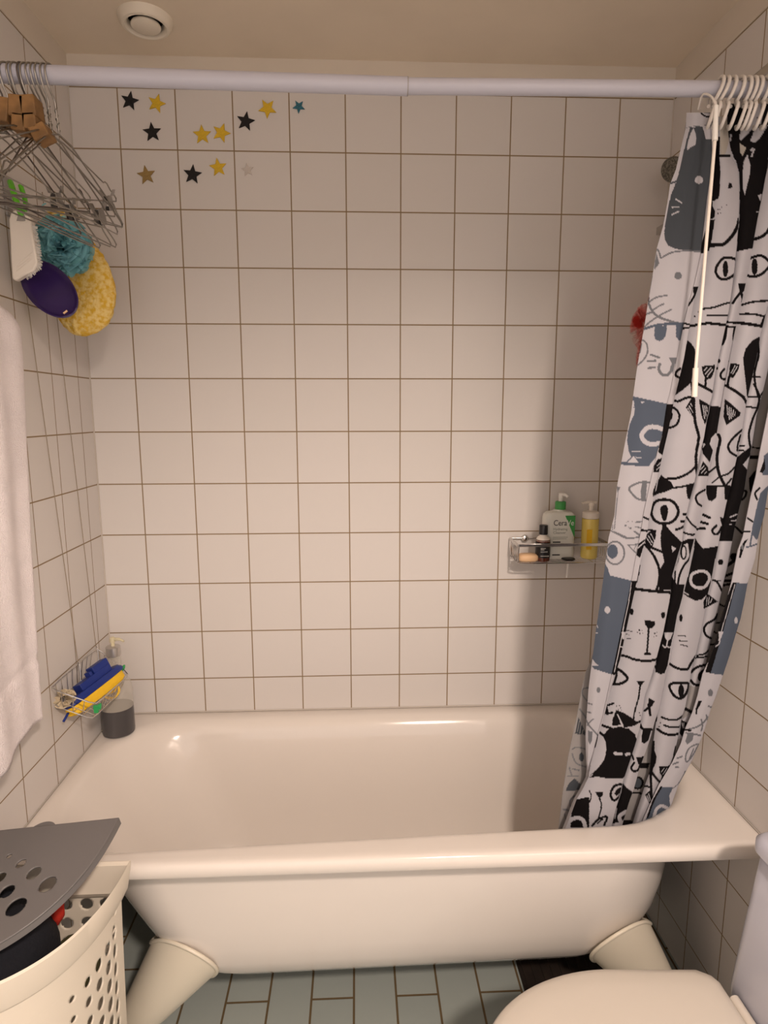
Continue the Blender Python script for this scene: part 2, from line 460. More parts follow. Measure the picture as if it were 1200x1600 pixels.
# ================================================================ SHOWER CURTAIN
T_P1L = [(172, 1073), (200, 1071.5), (235, 1063), (265, 1056), (288, 1047), (311, 1043.7), (354, 1036), (389, 1026), (424, 1020.6), (459, 1014.5), (506, 1007.5), (571, 996), (613, 990), (646, 986), (680, 979), (716, 972), (760, 964), (806, 960), (840, 951), (886, 945), (932, 939), (985, 931), (1030, 925.5), (1052, 922.5), (1077, 919.4), (1104, 917.6), (1150, 914.8), (1192, 915.7), (1214, 919), (1234, 909), (1249, 900), (1276, 890), (1294, 883), (1340, 866)]
T_HL = [(172, 1110), (215, 1112), (240, 1113), (275, 1110), (308, 1105), (351, 1100), (396, 1095), (445, 1084.5), (476, 1075.8), (504, 1068.8), (548, 1060), (613, 1047), (631, 1042), (678, 1035), (706, 1027), (744, 1018), (800, 1006), (826, 1002), (856, 996), (906, 987), (942, 980), (988, 970), (1032, 961), (1054, 956), (1082, 950), (1119, 942), (1148, 934), (1172, 928), (1199, 920.5), (1214, 919.3), (1234, 909.4), (1249, 900.4), (1276, 890.4), (1294, 883.4), (1340, 866.4)]
T_HR = [(172, 1116), (215, 1117), (240, 1118), (275, 1115), (308, 1110), (351, 1106), (396, 1101), (446, 1092), (467, 1085), (508, 1077.5), (560, 1068.8), (612, 1056.5), (632, 1052), (674, 1044), (712, 1035), (740, 1029), (776, 1022), (812, 1014), (830, 1012), (860, 1004), (908, 995), (940, 988), (986, 978), (1026, 970), (1055, 961), (1082, 953), (1119, 944), (1148, 935.5), (1172, 929.5), (1199, 921.5), (1214, 919.8), (1234, 909.8), (1249, 900.8), (1276, 890.8), (1294, 883.8), (1340, 866.8)]
T_P0L = [(172, 1078), (1000, 936), (1035, 925), (1050, 918), (1071, 913), (1119, 904), (1179, 891), (1232, 883), (1290, 876), (1340, 868)]
T_P2R = [(172, 1138), (189, 1136), (217, 1139), (249, 1144), (261, 1152), (304, 1155), (347, 1154), (384, 1151), (415, 1148), (450, 1144), (485, 1139), (511, 1133.5), (543, 1126.5), (581, 1118), (620, 1112.5), (636, 1108), (684, 1100), (700, 1096), (740, 1088), (758, 1084), (780, 1078), (806, 1072), (822, 1068), (846, 1066), (864, 1060), (900, 1050), (932, 1047), (960, 1042), (990, 1036), (1020, 1028), (1040, 1023), (1062, 1016.6), (1086, 1008), (1117, 1003), (1141, 999), (1165, 992), (1188, 984.5), (1216, 975), (1242, 968), (1286, 957), (1340, 943)]
T_P3R = [(160, 1230), (245, 1206), (282, 1198), (311, 1193), (340, 1187), (368, 1182), (387, 1179), (406, 1174), (441, 1167), (473, 1160), (506, 1153), (538, 1146), (572, 1140), (606, 1134.5), (640, 1128), (668, 1124), (712, 1117), (724, 1111), (752, 1105), (776, 1102), (800, 1096), (820, 1090), (846, 1085), (864, 1080), (900, 1074), (932, 1068), (960, 1058), (994, 1052), (1030, 1048), (1052, 1041), (1077, 1036), (1108, 1030), (1128, 1023), (1154, 1016), (1177, 1008), (1201, 999), (1220, 994), (1234, 990), (1250, 984), (1269, 978), (1340, 958)]
T_P4L = [(160, 1230), (245, 1206), (282, 1198), (311, 1193), (340, 1187), (368, 1182), (387, 1179), (506, 1153), (606, 1134.5), (712, 1117), (800, 1096), (900, 1074), (994, 1052), (1077, 1037), (1108, 1031), (1135, 1027), (1170, 1022), (1205, 1019), (1223, 1012), (1245, 1005), (1269, 997), (1340, 976)]
T_P4R = [(160, 1285), (400, 1222), (492, 1196), (525, 1188), (560, 1182), (630, 1166), (670, 1160), (712, 1152), (730, 1148), (760, 1142), (790, 1134), (826, 1127), (854, 1122), (910, 1112), (932, 1106), (964, 1100), (994, 1094), (1020, 1088), (1047, 1080), (1077, 1076), (1104, 1071), (1128, 1063), (1154, 1059), (1177, 1054), (1196, 1049), (1223, 1032), (1256, 1019), (1280, 1008), (1340, 985)]
T_P5R = [(160, 1300), (400, 1243), (560, 1204), (612, 1192), (650, 1182), (696, 1175), (730, 1168), (770, 1162), (790, 1156), (824, 1148), (846, 1144), (890, 1136), (912, 1130), (944, 1124), (961, 1121), (987, 1115), (1012, 1108), (1053, 1100), (1087, 1093), (1114, 1083), (1135, 1075), (1162, 1067), (1192, 1053), (1227, 1032), (1340, 986)]
T_P7L = [(160, 1310), (400, 1256), (600, 1212), (708, 1190), (744, 1184), (776, 1176), (816, 1168), (838, 1164), (860, 1156), (910, 1146), (940, 1138), (968, 1130), (1000, 1122), (1030, 1112), (1053, 1101), (1087, 1093), (1113, 1085), (1138, 1074), (1162, 1067), (1192, 1053), (1227, 1032), (1280, 1008), (1340, 986)]
T_P7R = [(160, 1335), (400, 1285), (600, 1237), (760, 1201), (805, 1194), (838, 1185), (872, 1180), (912, 1168), (944, 1162), (967, 1157), (993, 1149), (1027, 1139), (1054, 1130), (1087, 1119), (1110, 1110), (1130, 1104), (1152, 1097), (1170, 1089), (1187, 1082), (1205, 1072), (1227, 1060), (1258, 1049), (1267, 1041), (1340, 1015)]
def lerp_tab(tab, y):
    a = np.array(tab, float); return np.interp(y, a[:, 0], a[:, 1])
NR = 830
VV = np.linspace(0, 1, NR)
# control columns: (x table, x shift, depth offset, top, panel that starts here, columns to the next one)
def base_depth(y, b): return np.interp(y, [160, 700, 1290, 1340], [-0.70, -0.655, b, b + 0.003])
panels = [  # name, left table, right table, offset, bulge, bottom base depth, top row, columns
    ('1', T_P1L, T_HL, 0.000, 0.010, -0.572, 176, 60),
    ('h', T_HL, T_HR, -0.003, 0.001, -0.572, 178, 12),
    ('0', T_P0L, T_P1L, 0.028, 0.004, -0.560, 180, 34),
    ('2', T_HR, T_P2R, 0.014, 0.012, -0.572, 182, 62),
    ('3', T_P2R, T_P3R, 0.024, 0.012, -0.562, 162, 54),
    ('g', T_P3R, T_P4L, 0.050, 0.002, -0.540, 166, 24),
    ('4', T_P4L, T_P4R, 0.018, 0.014, -0.545, 162, 54),
    ('5', T_P4R, T_P5R, 0.030, 0.010, -0.530, 164, 36),
    ('6', T_P5R, T_P7L, 0.052, 0.002, -0.520, 168, 26),
    ('7', T_P7L, T_P7R, 0.004, 0.008, -0.530, 162, 44)]
Xs, Ds, Ys, Pn = [], [], [], []      # per column: nominal x row, depth row, nominal y row, panel
def add_col(xr, dr, yr, p): Xs.append(xr); Ds.append(dr); Ys.append(yr); Pn.append(p)
for pi, (pn, TLt, TRt, off, amp, bot, top, nc) in enumerate(panels):
    if pn == '2':      # the cloth passes behind the strip at its left
        for k in (0, 1): add_col(lerp_tab(T_P0L, top + (1340 - top) * VV) * (1 - k) + lerp_tab(TLt, top + (1340 - top) * VV) * k - 2, base_depth(top + (1340 - top) * VV, bot) + 0.052 - 0.016 * k, top + (1340 - top) * VV, pn)
    for c in range(nc + 1):
        t = c / nc if pn != '0' else 1 - c / nc
        y = top + (1340 - top) * VV
        xl = lerp_tab(TLt, y) - (3 if pn in '2345670g' else 0); xr = lerp_tab(TRt, y)
        if pn == '0': xr = xr + 8
        xr = np.maximum(xr, xl + 0.5)
        x = xl + (xr - xl) * t
        bend = 1 - math.sin(PI * min(max(t, 0.0), 1.0))
        if (pn == '1' and t > .5) or (pn == '7' and t < .5): bend = 0.0
        wob = 0.0022 * np.sin(y * 0.021 + pi * 1.7 + t * 2.0)
        dpt = base_depth(y, bot) + off + amp * bend + wob
        add_col(x, dpt, y, pn)
    if pn not in '1':
        # tuck the cloth back behind the fold
        for k in (1, 2):
            add_col(Xs[-1] - (2.5 if pn != '0' else -1.0), Ds[-1] + (0.006 if pn != '0' else 0.009) * k, Ys[-1], pn)
NC = len(Xs)
PXm = np.array(Xs).T; PYm = np.array(Ys).T; DPm = np.array(Ds).T        # rows x columns
dirs = np.stack([(PXm - 600) / FPX, np.ones_like(PXm), (800 - PYm) / FPX], -1) @ ROT.T
tt = (DPm - CAM[1]) / dirs[..., 1]
CV = CAM + dirs * tt[..., None]
CV[..., 0] = np.minimum(CV[..., 0], XR - 0.006)
# ---- the print: black line cats on white (face) and the same inks seen grey through the back of the cloth
K_ = (0.006, 0.005, 0.0055); W_ = (0.40, 0.39, 0.42); G_ = (0.055, 0.062, 0.072); B_ = (0.075, 0.092, 0.125)  # lilac tint of W_ carries a cooler light
g_ = (0.13, 0.135, 0.15); S_ = (0.41, 0.40, 0.43); T_ = (0.36, 0.33, 0.29); O_ = (0.27, 0.255, 0.25)  # O_, T_: shade of the folds painted into the cloth colour
PCOL = np.zeros((NR, NC, 3))
pan = np.array(Pn)
for p in set(Pn):
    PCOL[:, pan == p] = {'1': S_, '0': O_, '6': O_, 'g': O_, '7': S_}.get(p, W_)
CR = {'A': (1030, 160, 6.959), 'B': (990, 380, 5.714), 'C': (960, 600, 5.0), 'D': (930, 820, 5.0),
      'E': (880, 1040, 5.4545), 'G': (1040, 960, 6.667), 'H': (1080, 640, 6.667)}
def conv(cr, pts):
    ox, oy, s = CR[cr]
    return np.array([(ox + a / s, oy + b / s) for a, b in pts], float)
def cells(panels_, lo, hi):
    cm = np.isin(pan, list(panels_))
    m = cm[None, :] & (PXm >= lo[0]) & (PXm <= hi[0]) & (PYm >= lo[1]) & (PYm <= hi[1])
    return np.nonzero(m)
def F(p, cr, color, pts):
    q = conv(cr, pts); ii = cells(p, q.min(0), q.max(0))
    x, y = PXm[ii], PYm[ii]; ins = np.zeros(len(x), bool)
    n = len(q)
    for i in range(n):
        x1, y1 = q[i]; x2, y2 = q[(i + 1) % n]
        if y1 == y2: continue
        c = ((y1 > y) != (y2 > y)) & (x < (x2 - x1) * (y - y1) / (y2 - y1) + x1)
        ins ^= c
    PCOL[ii[0][ins], ii[1][ins]] = color
def spl(q, closed=False):
    if len(q) < 3: return q
    P = smooth_path([(a, b, 0) for a, b in q], 5, closed)
    return np.array([(v.x, v.y) for v in P] + ([(P[0].x, P[0].y)] if closed else []))
def L(p, cr, color, w, pts, closed=False, raw=False):
    q = conv(cr, pts)
    q = q if raw else spl(q, closed)
    h = w / 2
    ii = cells(p, q.min(0) - h, q.max(0) + h)
    x, y = PXm[ii], PYm[ii]; d2 = np.full(len(x), 1e9)
    for (x1, y1), (x2, y2) in zip(q[:-1], q[1:]):
        dx, dy = x2 - x1, y2 - y1; l2 = dx * dx + dy * dy + 1e-9
        t = np.clip(((x - x1) * dx + (y - y1) * dy) / l2, 0, 1)
        d2 = np.minimum(d2, (x - x1 - t * dx) ** 2 + (y - y1 - t * dy) ** 2)
    ins = d2 < h * h
    PCOL[ii[0][ins], ii[1][ins]] = color
def E(p, cr, color, cx, cy, rx, ry=None):
    ry = ry or rx
    F(p, cr, color, [(cx + rx * math.cos(a * PI / 12), cy + ry * math.sin(a * PI / 12)) for a in range(24)])
LW = 0.92
def hatch(p, cr, color, w, segs):
    for s in segs: L(p, cr, color, w, s)
# panel 1, back of the cloth
F('1', 'A', K_, [(480, 110), (490, 85), (590, 65), (592, 105), (520, 120)])
L('1', 'A', K_, 2.6, [(445, 95), (470, 130), (520, 155), (590, 150)])
L('1', 'A', g_, 1.0, [(300, 275), (400, 258), (590, 246)])
F('1', 'A', G_, [(335, 272), (470, 262), (490, 330), (505, 395), (592, 400), (640, 400), (640, 900), (560, 1150), (540, 1600), (250, 1605), (170, 1590), (100, 1560), (65, 1500), (55, 1420), (70, 1280), (100, 1120), (130, 1000), (175, 890), (190, 850), (230, 700), (265, 540), (300, 400)])
F('1', 'A', S_, [(375, 275), (395, 340), (405, 400), (395, 460), (340, 490), (300, 525), (312, 430), (340, 340)])
E('1', 'A', S_, 432, 843, 45, 42)
for s in ([(185, 1055), (245, 1092)], [(140, 1140), (215, 1137)], [(140, 1220), (212, 1185)]): L('1', 'A', S_, 2.2, s)
L('1', 'A', G_, 3, [(125, 880), (200, 855)])
F('1', 'B', G_, [(290, 0), (330, 30), (400, 52), (480, 65), (640, 76), (640, 0)])
L('1', 'B', g_, 2.6, [(195, 75), (213, 58), (232, 90), (245, 130), (300, 100), (370, 76), (480, 68), (620, 76)])
F('1', 'B', g_, [(205, 90), (230, 180), (185, 240), (188, 160)])
E('1', 'B', g_, 397, 290, 34)
for s in ([(140, 525), (200, 485), (298, 465)], [(170, 600), (220, 565), (270, 542)], [(100, 745), (150, 700), (240, 640), (335, 593)]): L('1', 'B', g_, 2.6, s)
L('1', 'B', g_, 3.8, [(135, 540), (170, 610), (230, 660), (310, 690), (385, 712), (450, 717)])
L('1', 'B', g_, 3, [(110, 635), (165, 615)])
L('1', 'B', G_, 1.6, [(165, 290), (150, 380), (138, 470), (133, 540)])
L('1', 'B', B_, 4, [(95, 765), (180, 738), (260, 724), (450, 717)])
F('1', 'B', B_, [(190, 738), (298, 735), (290, 820), (265, 860), (230, 875), (195, 860), (183, 820)])
F('1', 'B', B_, [(378, 712), (460, 712), (430, 870), (400, 870), (378, 830)])
L('1', 'B', g_, 2.6, [(80, 865), (110, 890), (125, 940), (115, 1000), (80, 1050), (35, 1090)])
L('1', 'B', g_, 2, [(72, 900), (55, 980)])
for s in ([(155, 995), (228, 1022)], [(125, 1052), (196, 1050)], [(132, 1115), (192, 1107)]): L('1', 'B', g_, 3.4, s)
F('1', 'B', g_, [(315, 1018), (385, 1018), (350, 1165), (330, 1120), (340, 1070)])
L('1', 'B', g_, 4.4, [(235, 1078), (224, 1120), (245, 1165), (290, 1180), (325, 1155), (345, 1100)])
F('1', 'C', B_, [(140, 95), (430, 158), (385, 400), (350, 535), (310, 590), (270, 640), (235, 645), (45, 630), (45, 608), (90, 610), (130, 570), (110, 520), (100, 440), (105, 370), (125, 300), (155, 235), (160, 190), (130, 170), (135, 120)])
F('1', 'C', S_, [(120, 120), (153, 130), (156, 180), (120, 175)])
F('1', 'C', S_, [(208, 135), (238, 138), (212, 155)])
L('1', 'C', S_, 7, [(372, 352), (320, 335), (262, 340), (218, 385), (218, 425), (252, 460), (300, 470), (362, 462)])
F('1', 'C', S_, [(345, 478), (382, 443), (350, 445)])
L('1', 'C', S_, 1.4, [(138, 525), (205, 530)]); L('1', 'C', S_, 1.4, [(165, 572), (208, 575)])
F('1', 'C', S_, [(105, 612), (150, 560), (188, 614)])
L('1', 'C', g_, 3.2, [(292, 775), (240, 765), (180, 775), (115, 815), (150, 870), (190, 900), (262, 912)])
F('1', 'C', g_, [(220, 770), (255, 772), (245, 905), (208, 895), (205, 830)])
F('1', 'C', g_, [(15, 800), (50, 802), (25, 850)])
L('1', 'C', g_, 1.4, [(28, 850), (12, 1000), (0, 1130)])
L('1', 'C', g_, 2, [(0, 1155), (90, 1195)])
for a, b, r in ((107, 1075, 5), (88, 1107, 8), (125, 1128, 9), (140, 1072, 4), (95, 1080, 3), (112, 1120, 4)): E('1', 'C', g_, a, b, r)
for s in ([(165, 1080), (220, 1075)], [(165, 1115), (210, 1125)], [(155, 1150), (195, 1175)]): L('1', 'C', g_, 2, s)
L('1', 'D', g_, 2.4, [(105, 38), (180, 75), (250, 105), (350, 95)])
L('1', 'D', g_, 1.4, [(137, 0), (135, 40)])
L('1', 'D', g_, 2, [(305, 52), (350, 88)])
L('1', 'D', g_, 1.8, [(255, 158), (320, 222)]); L('1', 'D', g_, 1.8, [(265, 160), (345, 150)]); L('1', 'D', g_, 1.2, [(300, 200), (320, 160)])
E('1', 'D', g_, 155, 220, 80, 96); E('1', 'D', S_, 155, 220, 66, 82); E('1', 'D', B_, 135, 208, 42, 56)
F('1', 'D', B_, [(78, 300), (100, 345), (115, 395), (300, 440), (255, 610), (200, 840), (135, 1170), (60, 1120), (0, 1080), (-45, 1010), (0, 850), (30, 600), (58, 420)])
E('1', 'D', S_, 95, 665, 22, 27)
L('1', 'D', S_, 1.6, [(0, 765), (20, 800)]); L('1', 'D', S_, 1.6, [(0, 842), (17, 845)])
F('1', 'E', B_, [(240, 0), (430, 0), (425, 80), (330, 50), (265, 28)])
E('1', 'E', g_, 300, 208, 16, 26)
for s in ([(208, 320), (245, 330)], [(203, 395), (235, 402)], [(205, 510), (228, 480), (258, 455)], [(340, 560), (300, 600)]): L('1', 'E', g_, 2, s)
L('1', 'E', g_, 2.4, [(200, 470), (220, 510), (260, 555), (300, 600)])
F('1', 'E', g_, [(212, 555), (250, 560), (245, 640), (228, 675), (212, 640)])
# hem
F('h', 'A', K_, [(590, 400), (600, 380), (560, 1530), (500, 1620), (440, 1610), (520, 1330)])
F('h', 'B', K_, [(600, 0), (640, 0), (635, 88), (595, 90)])
F('h', 'B', K_, [(530, 385), (590, 388), (565, 450), (545, 465), (532, 440)])
L('h', 'B', K_, 3.4, [(550, 455), (520, 510), (490, 552)])
L('h', 'B', K_, 3, [(440, 713), (510, 728)]); L('h', 'B', K_, 3, [(435, 760), (505, 758)])
L('h', 'B', K_, 4, [(415, 1120), (380, 1150), (380, 1185), (410, 1200)])
F('h', 'C', K_, [(405, 155), (465, 157), (420, 400), (378, 560), (340, 530), (372, 400)])
F('h', 'C', K_, [(335, 590), (380, 575), (372, 692), (305, 690), (308, 640)])
hatch('h', 'C', W_, 1.2, [[(335, 640), (365, 610)], [(330, 670), (365, 640)]])
F('h', 'C', K_, [(340, 740), (345, 860), (300, 880), (300, 840)])
L('h', 'C', K_, 3, [(228, 1040), (272, 1060)]); L('h', 'C', K_, 3, [(200, 1140), (262, 1145)])
L('h', 'D', K_, 2.4, [(350, 45), (420, 52)]); F('h', 'D', K_, [(340, 145), (400, 105), (350, 260), (322, 240)])
L('h', 'D', W_, 1.8, [(335, 180), (390, 130)])
F('h', 'D', K_, [(274, 437), (330, 440), (290, 600), (245, 830), (165, 1175), (124, 1168), (190, 840), (240, 610)])
F('h', 'D', W_, [(203, 835), (243, 838), (228, 900), (213, 890)])
L('h', 'D', S_, 1.3, [(282, 450), (262, 600), (215, 830), (150, 1150)])
L('h', 'D', S_, 1.6, [(190, 950), (216, 958)])
F('h', 'E', K_, [(275, 600), (300, 585), (280, 700), (262, 705)])
# panel 0, cloth behind, its shade painted into the base colour
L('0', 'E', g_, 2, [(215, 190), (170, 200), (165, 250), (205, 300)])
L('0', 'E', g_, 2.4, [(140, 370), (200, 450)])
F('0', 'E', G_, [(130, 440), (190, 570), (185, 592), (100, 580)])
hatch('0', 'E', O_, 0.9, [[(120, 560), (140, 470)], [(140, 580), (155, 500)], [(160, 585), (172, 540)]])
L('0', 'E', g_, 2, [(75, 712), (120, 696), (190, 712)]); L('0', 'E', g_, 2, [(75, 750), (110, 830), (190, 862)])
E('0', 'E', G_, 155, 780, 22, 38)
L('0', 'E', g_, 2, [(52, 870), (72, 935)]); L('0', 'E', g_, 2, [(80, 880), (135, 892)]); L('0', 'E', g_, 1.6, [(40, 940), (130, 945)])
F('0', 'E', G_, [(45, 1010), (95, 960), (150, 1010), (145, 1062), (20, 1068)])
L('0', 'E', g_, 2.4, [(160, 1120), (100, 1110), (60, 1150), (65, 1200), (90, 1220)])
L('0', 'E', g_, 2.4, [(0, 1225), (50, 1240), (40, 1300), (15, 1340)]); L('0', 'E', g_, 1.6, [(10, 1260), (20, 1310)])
# panel 2
F('2', 'A', T_, [(662, 140), (740, 190), (760, 420), (720, 560), (662, 575)])  # shaded valley of the fold painted as a tan strip
F('2', 'A', K_, [(600, 370), (662, 375), (655, 600), (665, 740), (657, 1000), (640, 1052), (580, 1065), (560, 1060)])
F('2', 'A', K_, [(560, 1060), (605, 1060), (605, 1270), (565, 1530), (540, 1620), (440, 1620), (510, 1330)])
F('2', 'A', W_, [(580, 1070), (642, 1062), (622, 1150), (600, 1165), (580, 1130)])
L('2', 'A', W_, 2, [(612, 1150), (612, 1230), (595, 1265), (565, 1270)])
L('2', 'A', K_, 5, [(660, 580), (760, 580)])
for a, b, r in ((640, 1165, 7), (660, 1160, 6), (680, 1140, 6), (640, 1208, 7), (668, 1205, 7), (735, 1115, 5)): E('2', 'A', K_, a, b, r)
L('2', 'A', K_, 5.5, [(868, 1270), (850, 1350), (800, 1440), (740, 1510), (690, 1545), (600, 1552), (530, 1550)])
F('2', 'A', K_, [(745, 940), (760, 870), (785, 880), (800, 920), (765, 940)])
F('2', 'B', K_, [(590, 0), (645, 0), (632, 88), (585, 88)])
L('2', 'B', K_, 4, [(670, 28), (790, 15), (825, 0)])
L('2', 'B', K_, 4.4, [(920, 155), (895, 138), (850, 128), (800, 135), (755, 185), (732, 250), (760, 305), (800, 322), (850, 312), (905, 278)])
E('2', 'B', K_, 820, 230, 24, 75)
L('2', 'B', K_, 3, [(620, 586), (720, 572), (800, 545), (880, 525)]); L('2', 'B', K_, 3, [(658, 643), (740, 645), (860, 648)])
for a, b, r in ((578, 612, 6), (545, 653, 9), (578, 700, 5)): E('2', 'B', K_, a, b, r)
L('2', 'B', K_, 4.4, [(490, 742), (580, 728), (660, 715), (740, 722), (850, 732)])
F('2', 'B', K_, [(480, 862), (515, 895), (545, 940), (558, 1000), (550, 1120), (510, 1250), (440, 1310), (370, 1360), (400, 1200), (440, 1030)])
L('2', 'B', K_, 3, [(515, 1240), (520, 1310), (525, 1375)])
F('2', 'B', K_, [(608, 1098), (728, 1086), (722, 1140), (695, 1205), (650, 1220), (618, 1170)])
hatch('2', 'B', W_, 1.4, [[(640, 1170), (690, 1112)], [(658, 1190), (706, 1125)], [(632, 1135), (655, 1110)]])
L('2', 'B', K_, 3.6, [(645, 1210), (640, 1285)]); L('2', 'B', K_, 4.4, [(570, 1255), (640, 1290), (710, 1330)])
L('2', 'C', K_, 4, [(470, 128), (500, 135), (550, 112), (605, 100)])
F('2', 'C', K_, [(558, 185), (600, 112), (632, 108), (632, 275), (600, 242)])
hatch('2', 'C', W_, 1.3, [[(575, 190), (600, 235)], [(585, 175), (615, 225)], [(597, 155), (618, 195)]])
L('2', 'C', K_, 4.6, [(612, 100), (622, 200), (632, 300), (658, 400), (655, 450), (638, 560), (640, 640), (648, 720)])
F('2', 'C', K_, [(662, 122), (680, 125), (745, 165), (735, 220), (710, 322), (685, 262), (668, 180)])
hatch('2', 'C', W_, 1.3, [[(690, 165), (705, 270)], [(705, 170), (715, 250)], [(720, 175), (725, 215)]])
L('2', 'C', K_, 3.6, [(440, 180), (470, 190), (500, 222), (508, 260), (490, 310), (455, 335), (420, 342)])
F('2', 'C', K_, [(420, 200), (440, 205), (455, 235), (450, 270), (430, 300), (415, 290)])
L('2', 'C', K_, 4, [(400, 742), (480, 737), (550, 712), (605, 675), (640, 635)])
F('2', 'C', K_, [(365, 708), (400, 740), (440, 762), (468, 812), (400, 842), (345, 858), (315, 872), (300, 855), (325, 830), (340, 755)])
L('2', 'C', K_, 3.2, [(460, 812), (540, 800), (640, 775)])
F('2', 'C', K_, [(562, 800), (640, 785), (605, 890), (590, 905), (572, 892), (563, 850)])
L('2', 'C', K_, 4.6, [(300, 950), (330, 915), (390, 903), (450, 915), (490, 960), (498, 1010), (470, 1060), (420, 1088), (360, 1088), (310, 1060), (288, 1005)], True)
F('2', 'C', K_, [(368, 950), (405, 943), (420, 970), (418, 1020), (400, 1072), (380, 1068), (360, 1010), (358, 970)])
for s in ([(540, 1018), (575, 1018)], [(522, 1075), (570, 1068)], [(482, 1138), (520, 1125), (555, 1105)]): L('2', 'C', K_, 3.8, s)
F('2', 'C', K_, [(372, 1105), (402, 1103), (440, 1150), (500, 1210), (365, 1210)])
F('2', 'D', K_, [(525, 0), (560, 20), (620, 80), (680, 140), (680, 200), (660, 300), (650, 400), (640, 520), (500, 520), (497, 440), (505, 350), (540, 290), (515, 180), (510, 90)])
F('2', 'D', W_, [(595, 165), (632, 185), (605, 215)]); L('2', 'D', W_, 1.6, [(538, 513), (588, 514)])
F('2', 'D', K_, [(378, 92), (430, 50), (472, 42), (476, 90), (440, 185), (420, 187), (393, 150)])
hatch('2', 'D', W_, 1.2, [[(400, 100), (438, 155)], [(415, 85), (448, 140)], [(432, 68), (460, 118)]])
L('2', 'D', K_, 3, [(350, 40), (430, 42), (470, 48)])
L('2', 'D', K_, 4, [(435, 175), (480, 195), (525, 212)])
L('2', 'D', K_, 4, [(390, 155), (450, 230), (490, 310), (503, 380), (498, 450), (475, 518)])
L('2', 'D', K_, 4, [(345, 320), (330, 400), (316, 450)])
L('2', 'D', K_, 4.6, [(305, 500), (450, 518), (600, 530)])
L('2', 'D', K_, 4, [(500, 470), (520, 520)])
E('2', 'D', K_, 285, 680, 16, 26); E('2', 'D', K_, 531, 705, 17, 26)
F('2', 'D', K_, [(385, 748), (470, 750), (464, 785), (442, 808), (410, 808), (390, 780)])
L('2', 'D', K_, 3, [(418, 805), (412, 900), (404, 1005)]); L('2', 'D', K_, 3, [(385, 1008), (430, 1008)])
for a, b, r in ((345, 825, 7), (330, 840, 4), (350, 848, 6), (370, 845, 4), (365, 828, 3), (465, 848, 7), (480, 838, 3), (460, 873, 4), (478, 868, 3)): E('2', 'D', K_, a, b, r)
for s in ([(238, 826), (290, 832)], [(240, 856), (265, 858)], [(250, 888), (278, 886)]): L('2', 'D', K_, 1.3, s)
L('2', 'D', K_, 4, [(195, 1017), (250, 1030), (300, 1050), (370, 1062), (430, 1062), (490, 1048)])
L('2', 'E', K_, 4.4, [(430, 28), (470, 32), (515, 65), (548, 110), (512, 145), (460, 158), (415, 155)])
L('2', 'E', K_, 3.4, [(455, 28), (452, 95), (428, 160)])
F('2', 'E', K_, [(622, 128), (698, 128), (655, 184)]); L('2', 'E', K_, 2.6, [(655, 180), (640, 280), (612, 380), (598, 455)])
L('2', 'E', K_, 4.6, [(360, 312), (375, 410)]); L('2', 'E', K_, 3.4, [(370, 342), (430, 320)]); L('2', 'E', K_, 3.4, [(375, 410), (420, 400)]); L('2', 'E', K_, 4, [(325, 432), (370, 385)])
for a, b in ((455, 345), (480, 340), (490, 360), (470, 375), (495, 380), (655, 425), (650, 400)): E('2', 'E', K_, a, b, 5)
F('2', 'E', K_, [(450, 378), (520, 403), (590, 450), (645, 490), (600, 515), (530, 527), (415, 522), (420, 460)])
L('2', 'E', S_, 2.2, [(465, 420), (512, 525)], raw=True); L('2', 'E', S_, 2.2, [(425, 518), (505, 512)], raw=True)
L('2', 'E', K_, 3.4, [(600, 505), (670, 468)])
L('2', 'E', K_, 4, [(335, 510), (415, 537)]); L('2', 'E', K_, 4, [(312, 570), (360, 612)])
F('2', 'E', K_, [(390, 537), (480, 524), (560, 538), (610, 580), (632, 640), (610, 720), (590, 780), (575, 850), (545, 930), (500, 965), (380, 962), (290, 947), (220, 958), (235, 930), (300, 870), (350, 800), (368, 720), (360, 650), (335, 598)])
L('2', 'E', W_, 4.4, [(440, 748), (495, 753)]); L('2', 'E', W_, 4.4, [(537, 757), (562, 752)]); L('2', 'E', W_, 1.6, [(235, 945), (248, 930)])
L('2', 'E', K_, 2.6, [(226, 855), (205, 945)]); E('2', 'E', K_, 180, 970, 9)
F('2', 'E', K_, [(273, 1078), (342, 1078), (335, 1108), (312, 1133), (290, 1110)])
L('2', 'E', K_, 2.4, [(308, 1130), (325, 1180), (318, 1240), (295, 1320)])
L('2', 'E', K_, 3.8, [(500, 1015), (440, 1025), (406, 1080), (412, 1130), (440, 1148), (480, 1110), (503, 1050)], True)
F('2', 'E', K_, [(452, 1058), (492, 1032), (492, 1080), (455, 1112), (435, 1092)])
F('2', 'E', K_, [(110, 1140), (222, 1118), (222, 1380), (60, 1380), (70, 1260)])
L('2', 'E', S_, 6, [(35, 1385), (60, 1320), (120, 1298), (170, 1318), (190, 1385)])
L('2', 'E', K_, 3.4, [(248, 1365), (300, 1310), (372, 1288), (350, 1360)]); L('2', 'E', K_, 2.4, [(290, 1345), (335, 1310)])
L('2', 'E', K_, 2, [(222, 1065), (238, 1110), (226, 1165)])
